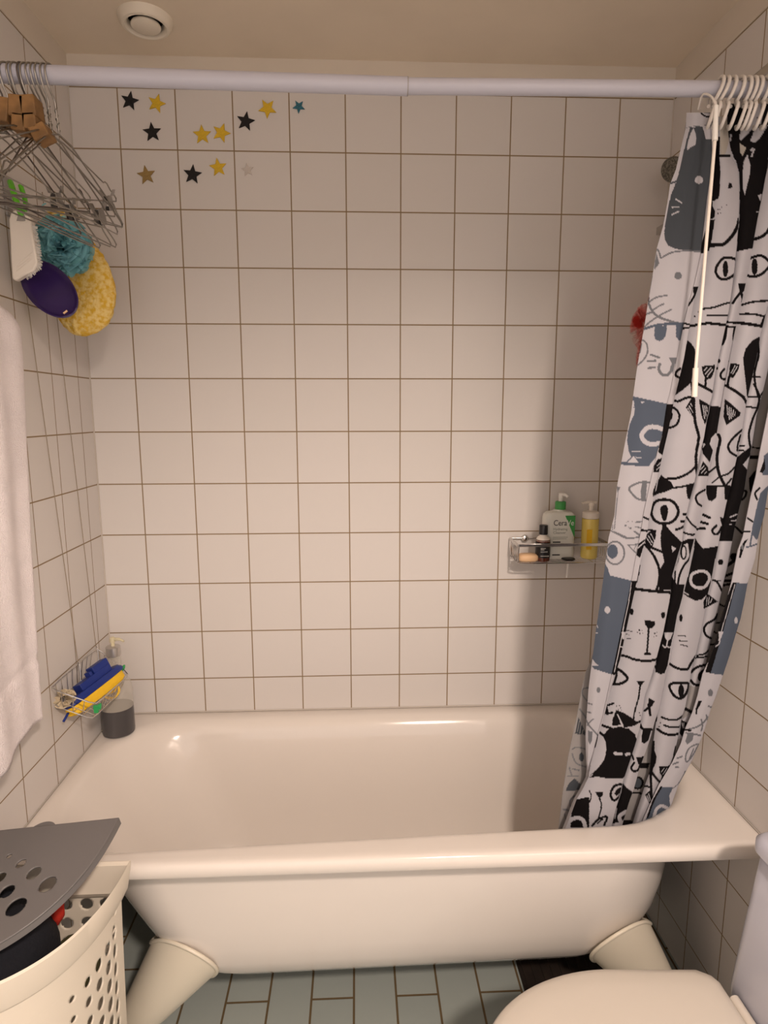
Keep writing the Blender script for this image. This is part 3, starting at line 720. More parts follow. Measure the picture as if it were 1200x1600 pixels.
# panel 3
F('3', 'A', K_, [(740, 0), (1300, 0), (1300, 300), (1190, 560), (1160, 1000), (1120, 1180), (1060, 1450), (1045, 1580), (850, 1620), (850, 700), (735, 400), (720, 200)])
F('3', 'A', W_, [(950, 130), (1075, 130), (1045, 250), (975, 330), (885, 420), (868, 385), (900, 250)])
F('3', 'A', W_, [(1060, 0), (1140, 0), (1110, 240), (1040, 240), (1072, 160), (1010, 95)])
F('3', 'A', W_, [(1090, 270), (1180, 250), (1100, 380), (1040, 440), (990, 420), (1040, 290)])
F('3', 'A', T_, [(870, 440), (945, 492), (905, 585), (880, 540)])
F('3', 'A', W_, [(960, 560), (990, 680), (985, 780), (930, 1010), (912, 940), (905, 800), (920, 640)])
F('3', 'A', W_, [(790, 640), (830, 620), (868, 760), (875, 950), (872, 1280), (840, 1380), (840, 700)])
F('3', 'A', K_, [(975, 470), (1000, 430), (1045, 480), (1020, 600), (985, 650), (965, 600)])
L('3', 'A', W_, 2.4, [(1000, 520), (1015, 500)]); L('3', 'A', W_, 2.6, [(1005, 585), (1030, 512)])
F('3', 'A', W_, [(1075, 1010), (1155, 985), (1150, 1060), (1120, 1090), (1090, 1060)])
L('3', 'A', W_, 2.4, [(1062, 1192), (1110, 1192)])
F('3', 'A', W_, [(840, 1380), (872, 1300), (858, 1400), (850, 1480), (840, 1620)])
L('3', 'A', W_, 2.6, [(780, 350), (770, 420)])
F('3', 'B', K_, [(925, 0), (1100, 0), (1080, 40), (970, 48), (920, 72)])
F('3', 'B', K_, [(933, 358), (1008, 360), (995, 420), (970, 442), (945, 427)])
L('3', 'B', K_, 4, [(960, 432), (915, 490), (885, 537)]); L('3', 'B', K_, 4, [(960, 438), (975, 500), (972, 525)])
L('3', 'B', K_, 3.6, [(825, 703), (945, 715)]); L('3', 'B', K_, 3.6, [(820, 745), (935, 748)])
L('3', 'B', K_, 5, [(825, 750), (815, 840), (790, 900)]); L('3', 'B', K_, 4.4, [(905, 752), (895, 830), (898, 885)])
E('3', 'B', K_, 762, 1052, 14, 18); E('3', 'B', K_, 745, 1115, 10, 14)
L('3', 'B', K_, 3.6, [(810, 1125), (778, 1165), (785, 1205), (830, 1215), (868, 1180)]); F('3', 'B', K_, [(845, 1048), (885, 1060), (870, 1130), (850, 1180), (862, 1110)])
F('3', 'C', K_, [(748, 168), (848, 180), (822, 330), (800, 400), (772, 470), (770, 520), (745, 612), (690, 545), (680, 480), (700, 360), (740, 220)])
F('3', 'C', W_, [(790, 385), (830, 400), (810, 520), (770, 520), (745, 470), (755, 425)])
L('3', 'C', K_, 4, [(815, 390), (825, 440), (800, 560), (800, 640)])
F('3', 'C', W_, [(688, 465), (715, 468), (690, 500)])
F('3', 'C', K_, [(692, 600), (732, 650), (738, 718), (652, 720)])
hatch('3', 'C', W_, 1.2, [[(672, 670), (700, 640)], [(680, 695), (712, 660)], [(705, 700), (722, 685)]])
L('3', 'C', K_, 3, [(735, 690), (800, 640)])
L('3', 'C', K_, 3.4, [(720, 822), (665, 850), (636, 885), (650, 930), (690, 958)])
L('3', 'C', K_, 3, [(565, 1040), (600, 1090), (650, 1130)]); L('3', 'C', K_, 3, [(540, 1160), (600, 1178), (650, 1172)])
F('3', 'D', K_, [(680, 130), (720, 112), (800, 110), (780, 200), (735, 300), (700, 480), (690, 560), (650, 700), (600, 900), (565, 1100), (540, 1165), (470, 1155), (480, 1000), (530, 850), (580, 600), (590, 520), (590, 400), (645, 290)])
F('3', 'D', W_, [(665, 200), (690, 155), (722, 145), (750, 200), (740, 300), (700, 468), (640, 468), (600, 405), (605, 360), (650, 290)])
E('3', 'D', K_, 690, 215, 26, 60); E('3', 'D', W_, 692, 215, 14, 44)
L('3', 'D', K_, 3.4, [(735, 160), (742, 250), (692, 320), (660, 390), (645, 465)]); L('3', 'D', K_, 2.4, [(625, 365), (622, 445)])
F('3', 'D', W_, [(538, 838), (608, 843), (590, 890), (565, 908), (545, 882)])
L('3', 'D', W_, 2, [(565, 905), (558, 952)]); L('3', 'D', W_, 2, [(528, 942), (545, 958), (560, 950), (580, 958), (602, 944)])
F('3', 'E', K_, [(775, 0), (880, 0), (868, 60), (830, 77), (790, 48)])
F('3', 'E', K_, [(728, 272), (782, 305), (752, 350), (725, 320)])
L('3', 'E', K_, 4, [(752, 335), (695, 385)]); L('3', 'E', K_, 4, [(728, 330), (742, 420)])
L('3', 'E', K_, 4.2, [(652, 498), (680, 540), (755, 547)])
F('3', 'E', K_, [(680, 545), (752, 548), (725, 640), (692, 666), (668, 652), (668, 600)])
F('3', 'E', K_, [(622, 783), (690, 773), (668, 830), (640, 842)])
L('3', 'E', K_, 3.4, [(605, 828), (580, 870), (600, 900), (640, 888), (657, 840)]); L('3', 'E', K_, 3, [(585, 760), (600, 800)])
F('3', 'E', K_, [(508, 1000), (540, 1040), (590, 1075), (560, 1250), (500, 1330), (400, 1350), (455, 1200), (495, 1080)])
L('3', 'E', W_, 6, [(535, 1245), (480, 1285), (492, 1335)])
L('3', 'E', W_, 2, [(455, 1220), (440, 1300)])
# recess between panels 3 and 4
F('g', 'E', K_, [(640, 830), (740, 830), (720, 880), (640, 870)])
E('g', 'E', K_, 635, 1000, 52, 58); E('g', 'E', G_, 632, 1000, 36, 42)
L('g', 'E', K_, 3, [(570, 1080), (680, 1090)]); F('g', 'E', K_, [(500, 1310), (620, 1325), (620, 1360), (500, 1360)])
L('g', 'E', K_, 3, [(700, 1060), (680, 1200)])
# panel 4
F('4', 'A', K_, [(1183, 0), (1400, 0), (1400, 600), (1183, 700)])
L('4', 'A', K_, 5, [(1000, 1490), (1060, 1480), (1130, 1450), (1190, 1385), (1250, 1250)])
L('4', 'B', K_, 4.4, [(1040, 135), (1110, 112), (1160, 120), (1215, 165), (1260, 200)]); L('4', 'B', K_, 4.4, [(1015, 290), (1080, 298), (1150, 270), (1215, 205)])
E('4', 'B', K_, 1080, 210, 27, 76)
L('4', 'B', K_, 3.4, [(970, 550), (1030, 532), (1100, 520), (1230, 512)]); L('4', 'B', K_, 3.4, [(950, 632), (1050, 632), (1110, 640), (1190, 662)])
L('4', 'B', K_, 5, [(930, 710), (1030, 722), (1140, 740)])
F('4', 'B', K_, [(1125, 832), (1060, 868), (1000, 940), (978, 1020), (985, 1110), (1005, 1280), (1012, 1375), (1045, 1375), (1075, 1200), (1110, 1050), (1135, 950)])
F('4', 'B', K_, [(1165, 640), (1260, 600), (1220, 870), (1180, 862), (1150, 760), (1125, 740)])
hatch('4', 'B', W_, 1.4, [[(1175, 740), (1185, 800)], [(1190, 720), (1195, 790)]])
F('4', 'B', K_, [(862, 1073), (948, 1078), (935, 1130), (890, 1205), (850, 1190)])
hatch('4', 'B', W_, 1.3, [[(870, 1160), (905, 1095)], [(885, 1170), (925, 1100)]])
L('4', 'B', K_, 4, [(855, 1190), (842, 1275), (900, 1312), (985, 1375)])
L('4', 'C', K_, 4.2, [(870, 12), (960, 68), (1010, 110), (1035, 155)])
F('4', 'C', K_, [(862, 115), (925, 165), (988, 225), (980, 248), (875, 322), (852, 260)])
hatch('4', 'C', W_, 1.3, [[(880, 165), (885, 240)], [(897, 180), (898, 275)], [(912, 190), (912, 270)], [(930, 205), (925, 255)], [(945, 215), (940, 245)]])
L('4', 'C', K_, 3.8, [(998, 360), (930, 420), (890, 480), (905, 530), (955, 563)]); L('4', 'C', K_, 3, [(985, 400), (965, 470), (960, 520)])
L('4', 'C', K_, 4.8, [(812, 395), (825, 440), (802, 560), (810, 670), (838, 745), (870, 805)])
L('4', 'C', K_, 3, [(828, 720), (890, 700), (945, 645)])
L('4', 'C', K_, 3, [(735, 695), (800, 642)]); L('4', 'C', K_, 2.4, [(765, 772), (820, 725)]); L('4', 'C', K_, 3, [(865, 800), (915, 740)])
L('4', 'C', K_, 3, [(718, 795), (800, 798), (920, 802)])
F('4', 'C', K_, [(718, 800), (803, 802), (796, 890), (760, 917), (730, 905), (718, 860)])
F('4', 'C', K_, [(858, 802), (920, 800), (888, 912), (862, 900)])
for s in ([(695, 1022), (745, 1045)], [(678, 1080), (728, 1092)], [(645, 1132), (705, 1130)]): L('4', 'C', K_, 4.2, s)
L('4', 'C', K_, 3.8, [(797, 1108), (765, 1140), (778, 1170), (810, 1168), (838, 1120)])
F('4', 'C', K_, [(825, 1042), (880, 1045), (850, 1115), (835, 1092)])
F('4', 'D', K_, [(780, 100), (810, 150), (845, 185), (965, 165), (930, 300), (905, 450), (880, 540), (830, 587), (780, 592), (720, 562), (690, 540), (725, 400), (770, 200)])
L('4', 'D', W_, 4.6, [(745, 430), (760, 385), (820, 362), (870, 372), (892, 410), (882, 450), (850, 488), (800, 492), (758, 470)], True)
L('4', 'D', W_, 1.6, [(698, 528), (728, 546)])
E('4', 'D', K_, 670, 728, 13, 29)
for s in ([(648, 865), (705, 870)], [(655, 905), (720, 912)], [(665, 935), (722, 950)]): L('4', 'D', K_, 1.6, s)
L('4', 'D', K_, 4, [(585, 1088), (640, 1120), (715, 1130), (750, 1080), (785, 1030)])
L('4', 'E', K_, 4.2, [(905, 180), (930, 152), (1000, 148), (1068, 155), (1060, 210), (1030, 262), (990, 280), (940, 250)], True)
E('4', 'E', K_, 1005, 215, 25, 56)
L('4', 'E', K_, 3.2, [(838, 440), (900, 460), (970, 460), (1018, 428)]); L('4', 'E', K_, 3.2, [(860, 508), (920, 525), (1000, 520)])
L('4', 'E', K_, 4.2, [(803, 540), (850, 573), (910, 590), (990, 582)])
E('4', 'E', K_, 828, 488, 7); E('4', 'E', K_, 818, 520, 7); L('4', 'E', K_, 3, [(800, 370), (790, 470)])
F('4', 'E', K_, [(780, 640), (778, 720), (796, 780), (790, 830), (765, 880), (762, 920), (730, 930), (742, 760), (760, 640)])
L('4', 'E', K_, 4, [(755, 910), (800, 968), (840, 1005)])
F('4', 'E', K_, [(816, 856), (914, 853), (882, 930), (850, 952), (825, 920)])
hatch('4', 'E', W_, 1.1, [[(838, 905), (862, 872)], [(852, 925), (885, 875)]])
L('4', 'E', K_, 3, [(848, 945), (835, 1010)]); L('4', 'E', K_, 4, [(745, 925), (750, 1050), (755, 1210)])
L('4', 'E', K_, 3, [(688, 1025), (745, 1036)])
F('4', 'E', K_, [(698, 1100), (748, 1055), (758, 1180), (730, 1172)])
hatch('4', 'E', W_, 1.1, [[(715, 1110), (735, 1160)], [(728, 1095), (745, 1150)]])
L('4', 'E', K_, 7, [(835, 1025), (780, 1130), (740, 1250), (695, 1325)])
L('4', 'E', K_, 2.6, [(960, 690), (930, 830), (905, 885)])
# panel 5
L('45', 'B', K_, 3.6, [(1110, 870), (1115, 1000), (1080, 1150), (1090, 1280), (1118, 1375)]); L('5', 'B', K_, 3, [(1058, 1197), (1128, 1197)])
L('5', 'C', K_, 3.6, [(1090, 0), (1130, 90), (1120, 180), (1082, 270), (1052, 380), (1055, 450), (1063, 495)])
L('5', 'C', K_, 3, [(1040, 100), (1140, 102)]); L('5', 'C', K_, 2.4, [(1165, 55), (1130, 112)]); L('5', 'C', K_, 3, [(1025, 175), (1130, 190)])
L('5', 'C', K_, 2, [(955, 485), (1018, 482)]); L('5', 'C', K_, 2, [(955, 518), (1012, 520)])
F('5', 'C', K_, [(1005, 532), (1070, 488), (1060, 560), (1005, 630), (1040, 672), (1035, 760), (1015, 850), (990, 950), (945, 1100), (930, 1210), (810, 1210), (860, 1000), (900, 800), (935, 650), (948, 580)])
for s in ([(905, 1040), (958, 1018)], [(915, 1068), (955, 1066)], [(903, 1095), (945, 1115)]): L('5', 'C', W_, 2, s)
F('5', 'D', K_, [(975, 0), (1095, 0), (1070, 130), (965, 125)])
E('5', 'D', K_, 980, 292, 21, 24)
L('5', 'D', K_, 3.4, [(895, 428), (950, 445), (992, 520)]); L('5', 'D', K_, 2, [(925, 435), (978, 437)])
F('45', 'D', K_, [(878, 538), (958, 600), (848, 658), (845, 600)])
hatch('45', 'D', W_, 1.2, [[(868, 630), (875, 570)], [(885, 620), (890, 565)], [(900, 610), (912, 580)]])
L('5', 'D', K_, 3.8, [(958, 695), (930, 740), (870, 775), (850, 820), (870, 868), (915, 890)])
L('5', 'D', K_, 2.8, [(795, 1020), (850, 1010), (890, 978)]); L('5', 'D', K_, 2.8, [(785, 1040), (875, 1030)])
L('5', 'G', K_, 4.2, [(272, 600), (300, 568), (350, 542), (450, 520)]); L('5', 'G', K_, 4.2, [(265, 690), (300, 728), (375, 745)])
F('5', 'G', K_, [(340, 620), (375, 580), (408, 565), (400, 620), (370, 690), (345, 692), (333, 660)])
F('5', 'G', O_, [(235, 740), (370, 760), (300, 1010), (180, 1090), (150, 1000)])
L('5', 'G', K_, 5, [(198, 980), (290, 1028)])
F('5', 'G', K_, [(165, 1098), (240, 1135), (220, 1210), (180, 1285), (145, 1240)])
hatch('5', 'G', W_, 1, [[(175, 1130), (180, 1180)], [(190, 1135), (192, 1185)]])
F('5', 'G', O_, [(100, 1300), (180, 1290), (80, 1600), (40, 1600)])
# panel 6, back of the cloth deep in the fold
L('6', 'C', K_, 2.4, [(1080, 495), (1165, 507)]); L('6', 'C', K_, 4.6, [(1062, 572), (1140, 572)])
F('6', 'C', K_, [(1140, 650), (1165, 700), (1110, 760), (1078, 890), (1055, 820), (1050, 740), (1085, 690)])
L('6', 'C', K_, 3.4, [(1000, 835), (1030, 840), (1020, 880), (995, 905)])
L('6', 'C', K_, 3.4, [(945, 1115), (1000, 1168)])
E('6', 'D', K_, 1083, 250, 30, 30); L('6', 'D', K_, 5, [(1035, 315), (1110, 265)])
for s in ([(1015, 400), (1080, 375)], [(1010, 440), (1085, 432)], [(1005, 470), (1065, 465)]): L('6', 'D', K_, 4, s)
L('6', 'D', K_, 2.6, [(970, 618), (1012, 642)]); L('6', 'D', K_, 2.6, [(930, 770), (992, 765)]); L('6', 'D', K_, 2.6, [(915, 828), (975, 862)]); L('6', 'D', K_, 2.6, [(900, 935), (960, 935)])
# panel 7, back of the cloth
F('7', 'H', B_, [(840, 750), (770, 820), (720, 870), (690, 980), (660, 1120), (640, 1200), (622, 1320), (645, 1312), (680, 1360), (705, 1330), (770, 1100), (840, 800)])
F('7', 'H', B_, [(758, 480), (880, 380), (880, 690), (742, 682)])
F('7', 'H', K_, [(715, 650), (765, 505), (772, 620), (740, 662)])
L('7', 'H', K_, 3.2, [(712, 820), (665, 870), (686, 935)]); L('7', 'H', K_, 3, [(590, 1132), (638, 1166)]); L('7', 'H', K_, 2.6, [(548, 1270), (612, 1268)])
F('7', 'H', K_, [(515, 1430), (555, 1365), (592, 1348), (560, 1405), (515, 1550), (495, 1545)])
L('7', 'H', B_, 2.6, [(578, 1432), (630, 1420), (690, 1398)]); L('7', 'H', B_, 2.6, [(630, 1312), (615, 1405)])
E('7', 'D', g_, 1094, 870, 0.1, 0.1); E('7', 'D', g_, 1150, 175, 10, 20)
F('7', 'D', B_, [(1100, 452), (1170, 458), (1200, 452), (1175, 620), (1125, 830), (1075, 1000), (1010, 1175), (895, 1160), (960, 900), (1030, 680)])
F('7', 'D', K_, [(1075, 450), (1105, 450), (1042, 680), (980, 900), (902, 1160), (860, 1150), (950, 850), (1000, 650)])
L('7', 'D', S_, 1.1, [(1090, 470), (1030, 680), (965, 900)])
E('7', 'D', S_, 1100, 748, 14, 26)
F('7', 'D', S_, [(963, 833), (1000, 838), (986, 885), (968, 887)]); L('7', 'D', S_, 1.8, [(977, 885), (967, 930), (943, 948)])
F('7', 'G', B_, [(600, 590), (620, 590), (600, 615), (580, 610)])
E('7', 'G', g_, 467, 817, 27, 38)
F('7', 'G', K_, [(343, 895), (382, 895), (352, 960), (332, 990), (327, 1042), (313, 1040), (313, 980)])
L('7', 'G', g_, 2.6, [(448, 957), (490, 973)]); L('7', 'G', g_, 2.4, [(370, 1095), (385, 1150), (372, 1210)]); L('7', 'G', g_, 2.6, [(210, 1205), (330, 1170), (400, 1120), (438, 1065)]); L('7', 'G', g_, 2.2, [(425, 1050), (440, 1110)])
F('7', 'G', g_, [(232, 1240), (295, 1245), (280, 1312), (225, 1357), (203, 1320)])
L('7', 'G', g_, 2.8, [(215, 1235), (290, 1245), (360, 1262)]); L('7', 'G', K_, 3, [(205, 1205), (260, 1208)])
L('7', 'G', g_, 2.2, [(340, 1350), (250, 1390), (210, 1470), (215, 1535), (260, 1500), (320, 1400)], True)
L('7', 'G', g_, 1.8, [(290, 1400), (250, 1500)])
for s in ([(80, 1560), (130, 1540)], [(120, 1500), (170, 1480)], [(105, 1590), (135, 1595)]): L('7', 'G', g_, 2.6, s)
F('7', 'E', B_, [(838, 1032), (938, 1034), (903, 1110), (912, 1190), (875, 1245), (780, 1292), (700, 1318), (755, 1180), (800, 1090)])
L('7', 'E', S_, 5, [(772, 1292), (795, 1225), (838, 1195), (885, 1215)])
L('7', 'E', K_, 3, [(835, 1035), (770, 1150), (720, 1290)])
L('7', 'E', g_, 1.4, [(1040, 900), (985, 1000), (930, 1050)])

me = bpy.data.meshes.new('cloth')
nv = NR * NC
me.vertices.add(nv)
corg = np.array([1.25, -0.62, 0.62])
me.vertices.foreach_set('co', (CV.reshape(-1, 3) - corg).ravel())
ridx = np.arange(NR - 1)[:, None] * NC + np.arange(NC - 1)[None, :]
quads = np.stack([ridx, ridx + NC, ridx + NC + 1, ridx + 1], -1).reshape(-1, 4)
nf = len(quads)
me.loops.add(nf * 4); me.polygons.add(nf)
me.loops.foreach_set('vertex_index', quads.ravel().astype(np.int32))
me.polygons.foreach_set('loop_start', np.arange(nf, dtype=np.int32) * 4)
me.polygons.foreach_set('use_smooth', np.ones(nf, bool))
me.update(calc_edges=True)
ca = me.color_attributes.new('print', 'FLOAT_COLOR', 'POINT')
ca.data.foreach_set('color', np.concatenate([PCOL.reshape(-1, 3), np.ones((nv, 1))], 1).astype(np.float32).ravel())
mcloth, N, LK, b = new_mat('cat_print_fabric')
at_ = N.new('ShaderNodeAttribute'); at_.attribute_name = 'print'
b.inputs['Roughness'].default_value = 0.9; b.inputs['Specular IOR Level'].default_value = 0.08
LK.new(at_.outputs['Color'], b.inputs['Base Color'])
tr = N.new('ShaderNodeBsdfTranslucent'); LK.new(at_.outputs['Color'], tr.inputs['Color'])
mxs = N.new('ShaderNodeMixShader'); mxs.inputs[0].default_value = 0.12
LK.new(b.outputs[0], mxs.inputs[1]); LK.new(tr.outputs[0], mxs.inputs[2])
LK.new(mxs.outputs[0], N['Material Output'].inputs['Surface'])
me.materials.append(mcloth)
curtain = bpy.data.objects.new('shower_curtain', me); col.objects.link(curtain)
curtain.location = corg
tag(curtain, 'black, white and grey cat print shower curtain bunched at the right end of the bath', 'shower curtain')

# rings: white plastic C-rings round the rod, each with a leaning hook strap
ring_px = [1124, 1133, 1143, 1155, 1165, 1174, 1183, 1193, 1207, 1222, 1238]
ring_lab = 'ivory plastic curtain ring pushed together on the rod above the cat print curtain'
for i, px_ in enumerate(ring_px):
    p = rodz(px_, 139); x = p.x; z = rod_z(x)
    mb = MB(); pts = []
    lean = (-0.012 if i < 3 else -0.006) + random.uniform(-0.003, 0.003)
    for k in range(25):
        a = math.radians(-70 + 320 * k / 24)
        pts.append((x + lean * (1 - math.sin(a)) * 0.5, RY - 0.021 * math.cos(a), z - 0.004 + 0.021 * math.sin(a)))
    pts2 = smooth_path([pts[0], (x + lean - 0.004, RY - 0.022, z - 0.034), (x + lean - 0.008, RY - 0.016, z - 0.058), (x + lean - 0.006, RY - 0.004, z - 0.064), (x + lean - 0.002, RY + 0.006, z - 0.056)], 5)
    mb.tube(list(reversed(pts2)) + pts[1:], 0.0030, 10)
    o = mb.build('curtain_ring', M['ring'], smooth=True, sharp=60)
    names = ['leftmost ivory curtain ring hanging low, nearest the middle of the rod', 'second ivory curtain ring from the left on the rod', 'third ivory curtain ring from the left on the rod',
             'fourth ivory curtain ring from the left on the rod', 'fifth ivory curtain ring from the left on the rod', 'sixth ivory curtain ring from the left on the rod', 'seventh ivory curtain ring from the left on the rod',
             'rightmost ivory curtain ring that the photo still shows']
    tag(o, names[i] if i < 8 else 'ivory curtain ring past the right edge of the photo', 'curtain ring', 'curtain rings on the rod')
# pull wand
wx = 1.213
wand = empty('curtain_wand', (wx, -0.725, 1.53), 'thin ivory pull wand hanging in front of the cat print curtain', 'curtain wand')
wt = at(1, -0.735, 1119, 165); w1 = at(1, -0.735, 1117, 220); w2 = at(1, -0.735, 1087, 575); w3 = at(1, -0.735, 1085, 620)
MB().tube([w1 + Vector((0, 0, 0.01)), w2 - Vector((0, 0, 0.01))], 0.0027, 10).build('stick', M['offwhite'], wand, smooth=True)
MB().tube([wt, w1], [0.0035, 0.0046], 12).build('top_sleeve', M['white'], wand, smooth=True)
MB().tube([w2, w3], 0.0048, 12).build('grip', M['offwhite'], wand, smooth=True)
MB().tube(smooth_path([wt, wt + Vector((-0.004, 0.01, 0.018)), wt + Vector((-0.008, 0.03, 0.03)), (wt.x - 0.004, RY + 0.004, wt.z + 0.016)], 5), 0.0018, 8).build('hook', M['ring'], wand, smooth=True)

# ================================================================ FOAM STARS ON THE WALL
ST = [(203, 158, 12, .0245, 'k'), (245, 162, 18, .0245, 'y'), (238, 207, -4, .0255, 'k'), (316, 211, -2, .0255, 'y'), (346, 208, 20, .0255, 'y'),
      (384, 190, 11, .0255, 'k'), (418, 170, 40, .0255, 'y'), (467, 167, 40, .0175, 'b'), (229, 274, -8, .0255, 't'), (301, 273, 7, .026, 'k'),
      (341, 262, -7, .0245, 'y'), (387, 266, -8, .018, 'c')]
SC = {'k': mat('black_foam', (0.012, 0.010, 0.010), 0.8, bump=0.4, bscale=500), 'y': mat('yellow_foam', (0.72, 0.47, 0.03), 0.8, bump=0.4, bscale=500, noise=0.12, nscale=300),
      'b': mat('blue_glitter_foam', (0.03, 0.17, 0.24), 0.5, bump=0.6, bscale=500, noise=0.4, nscale=300), 't': mat('gold_brown_foam', (0.34, 0.22, 0.07), 0.6, noise=0.2, nscale=300), 'c': M['clearstar']}
SL = ['black foam star on the wall, topmost, left of a yellow star', 'yellow foam star right of the topmost black star', 'black foam star below the yellow star near the top left',
      'yellow foam star, left one of the touching yellow pair', 'yellow foam star, right one of the touching yellow pair', 'black foam star just left of and below the upside down yellow star',
      'yellow foam star upside down near the blue star', 'small blue glitter star, rightmost of the wall stars', 'gold brown star, lowest left of the wall stars',
      'black foam star in the lower row beside a yellow one', 'yellow foam star in the lower row right of a black star', 'small clear colourless star, lower right of the wall stars']
for (px_, py_, ang, r, c), lab in zip(ST, SL):
    p = at(1, -0.0005, px_, py_)
    poly = []
    for k in range(10):
        a = math.radians(90 - ang + 36 * k); q = r if k % 2 == 0 else r * 0.44
        poly.append((q * math.cos(a), q * math.sin(a)))
    mb = MB().prism(poly, p, (1, 0, 0), (0, 0, 1), (0, -0.0028, 0))
    tag(mb.build('foam_star', SC[c], bevel=0.0005, segs=1), lab, 'wall star', 'foam stars on the back wall')

# ================================================================ SHOWER HEAD AND RED NET BEHIND THE CURTAIN
sh = empty('hand_shower', (1.455, -0.10, 2.12), 'dark round shower head half hidden behind the top of the curtain', 'shower head')
hc = at(1, -0.10, 1052, 266); fd = (Vector(CAM) - hc).normalized() + Vector((-0.15, 0, -0.25)); fd.normalize()
MB().lathe([(0.004, 0.0), (0.027, 0.0), (0.0285, -0.003), (0.0285, -0.008)], hc, 36, sx=1.0, sy=1.1, axis=fd).build('face', M['shower'], sh, smooth=True)
MB().lathe([(0.0290, 0.001), (0.0300, -0.004), (0.028, -0.014), (0.016, -0.026), (0.011, -0.034)], hc - fd * 0.002, 36, sx=1.0, sy=1.1, axis=fd).build('housing', M['shower'], sh, smooth=True)
MB().tube(smooth_path([hc - fd * 0.03, hc + Vector((0.012, 0.02, -0.03)), hc + Vector((0.018, 0.03, -0.09)), hc + Vector((0.020, 0.04, -0.20))], 6), 0.009, 14).build('handle', M['chrome'], sh, smooth=True)
MB().lathe([(0.012, 0), (0.016, 0.0), (0.016, 0.03), (0.012, 0.03)], (hc.x + 0.020, -0.062, hc.z - 0.14), 20).obox((hc.x + 0.02, -0.03, hc.z - 0.125), (0.008, 0, 0), (0, 0.03, 0), (0, 0, 0.010)).build('holder', M['chrome'], sh, smooth=True)
# red net sponge: gauzy ruffles
def ruffle(mb, c, R, n, w, seed, squash=(1, 1, 1), amp=0.3, freq=5, core=0.35):
    rnd = random.Random(seed); c = Vector(c)
    for _ in range(n):
        ax = Vector((rnd.gauss(0, 1), rnd.gauss(0, 1), rnd.gauss(0, 1))).normalized()
        u = ax.orthogonal().normalized(); v = ax.cross(u)
        a0 = rnd.uniform(0, 2 * PI); span = rnd.uniform(1.0, 2.2); ph = rnd.uniform(0, 6); S = 26; rows = 5
        vs = []; fs = []
        for i in range(S + 1):
            a = a0 + span * i / S
            base = u * math.cos(a) + v * math.sin(a)
            for j in range(rows):
                t = j / (rows - 1)
                lat = amp * t * math.sin(freq * span * i / S * 2 + ph) + 0.10 * math.sin(11 * a + ph)
                rad = R * (core + (1 - core) * t) * (1 + 0.06 * math.sin(9 * a + ph * 2))
                p = (base + ax * lat).normalized() * rad
                vs.append(c + Vector((p.x * squash[0], p.y * squash[1], p.z * squash[2])))
        for i in range(S):
            for j in range(rows - 1):
                o = i * rows + j; fs.append((o, o + 1, o + rows + 1, o + rows))
        mb.add(vs, fs)
    return mb
mb = MB(); ruffle(mb, at(1, -0.10, 1012, 512), 0.052, 26, 0, 3, (0.9, 0.6, 1.25))
ruffle(mb, at(1, -0.10, 1010, 560), 0.040, 12, 0, 5, (0.7, 0.5, 1.3))
mb.tube([at(1, -0.10, 1012, 470), at(1, -0.05, 1040, 380)], 0.0012, 6)
tag(mb.build('net_sponge', M['rednet'], smooth=True), 'red net sponge peeking out behind the left edge of the curtain', 'bath sponge')

# ================================================================ GREY RAIL ON THE RIGHT WALL
a_ = at(0, XR - 0.02, 1176, 121); b2 = Vector((XR - 0.02, -0.90, a_.z + 0.004))
rail = empty('wall_rail', (XR - 0.02, -0.6, a_.z - 0.02), 'grey metal rail high on the right wall at the photo edge', 'rail')
MB().box(XR - 0.026, XR - 0.014, -0.90, a_.y, a_.z - 0.022, a_.z).build('bar', M['chrome'], rail, bevel=0.003)
for y in (a_.y - 0.04, -0.86): MB().box(XR - 0.015, XR - 0.0005, y - 0.008, y + 0.008, a_.z - 0.018, a_.z - 0.004).build('bracket', M['chrome'], rail)

# ================================================================ WIRE SHELF ON THE BACK WALL
sx0, sx1, sy0 = 1.082, 1.345, -0.105
sz0, sz1 = 1.086, 1.139
shelf = empty('wire_shelf', ((sx0 + sx1) / 2, -0.05, sz0), 'chrome wire shower shelf screwed to the back wall', 'shelf')
f = MB()
f.obox(((sx0 + sx1) / 2, sy0, sz1), ((sx1 - sx0) / 2, 0, 0), (0, 0.0018, 0), (0, 0, 0.0045))
f.obox((sx0 - 0.001, (sy0 - 0.012) / 2 , sz1), (0.0018, 0, 0), (0, (-sy0 - 0.012) / 2, 0), (0, 0, 0.0045))
f.obox((sx1 + 0.001, (sy0 - 0.012) / 2, sz1), (0.0018, 0, 0), (0, (-sy0 - 0.012) / 2, 0), (0, 0, 0.0045))
f.tube([(sx0, -0.012, sz1 + 0.002), (sx1, -0.012, sz1 + 0.002)], 0.0022, 8)
f.build('top_frame', M['chrome'], shelf, bevel=0.0008)
w = MB()
for k in range(6):
    y = sy0 + 0.006 + k * 0.0155
    w.tube(smooth_path([(sx0, y, sz1), (sx0 + 0.001, y, sz0 + 0.012), (sx0 + 0.012, y, sz0), ((sx0 + sx1) / 2, y, sz0), (sx1 - 0.012, y, sz0), (sx1 - 0.001, y, sz0 + 0.012), (sx1, y, sz1)], 5), 0.0012, 6)
w.tube(smooth_path([(sx0 + 0.002, sy0, sz1), (sx0 + 0.002, sy0, sz0 + 0.014), (sx0 + 0.014, sy0, sz0 + 0.001), ((sx0 + sx1) / 2, sy0, sz0), (sx1 - 0.014, sy0, sz0 + 0.001), (sx1 - 0.002, sy0, sz0 + 0.014), (sx1 - 0.002, sy0, sz1)], 5), 0.0018, 6)
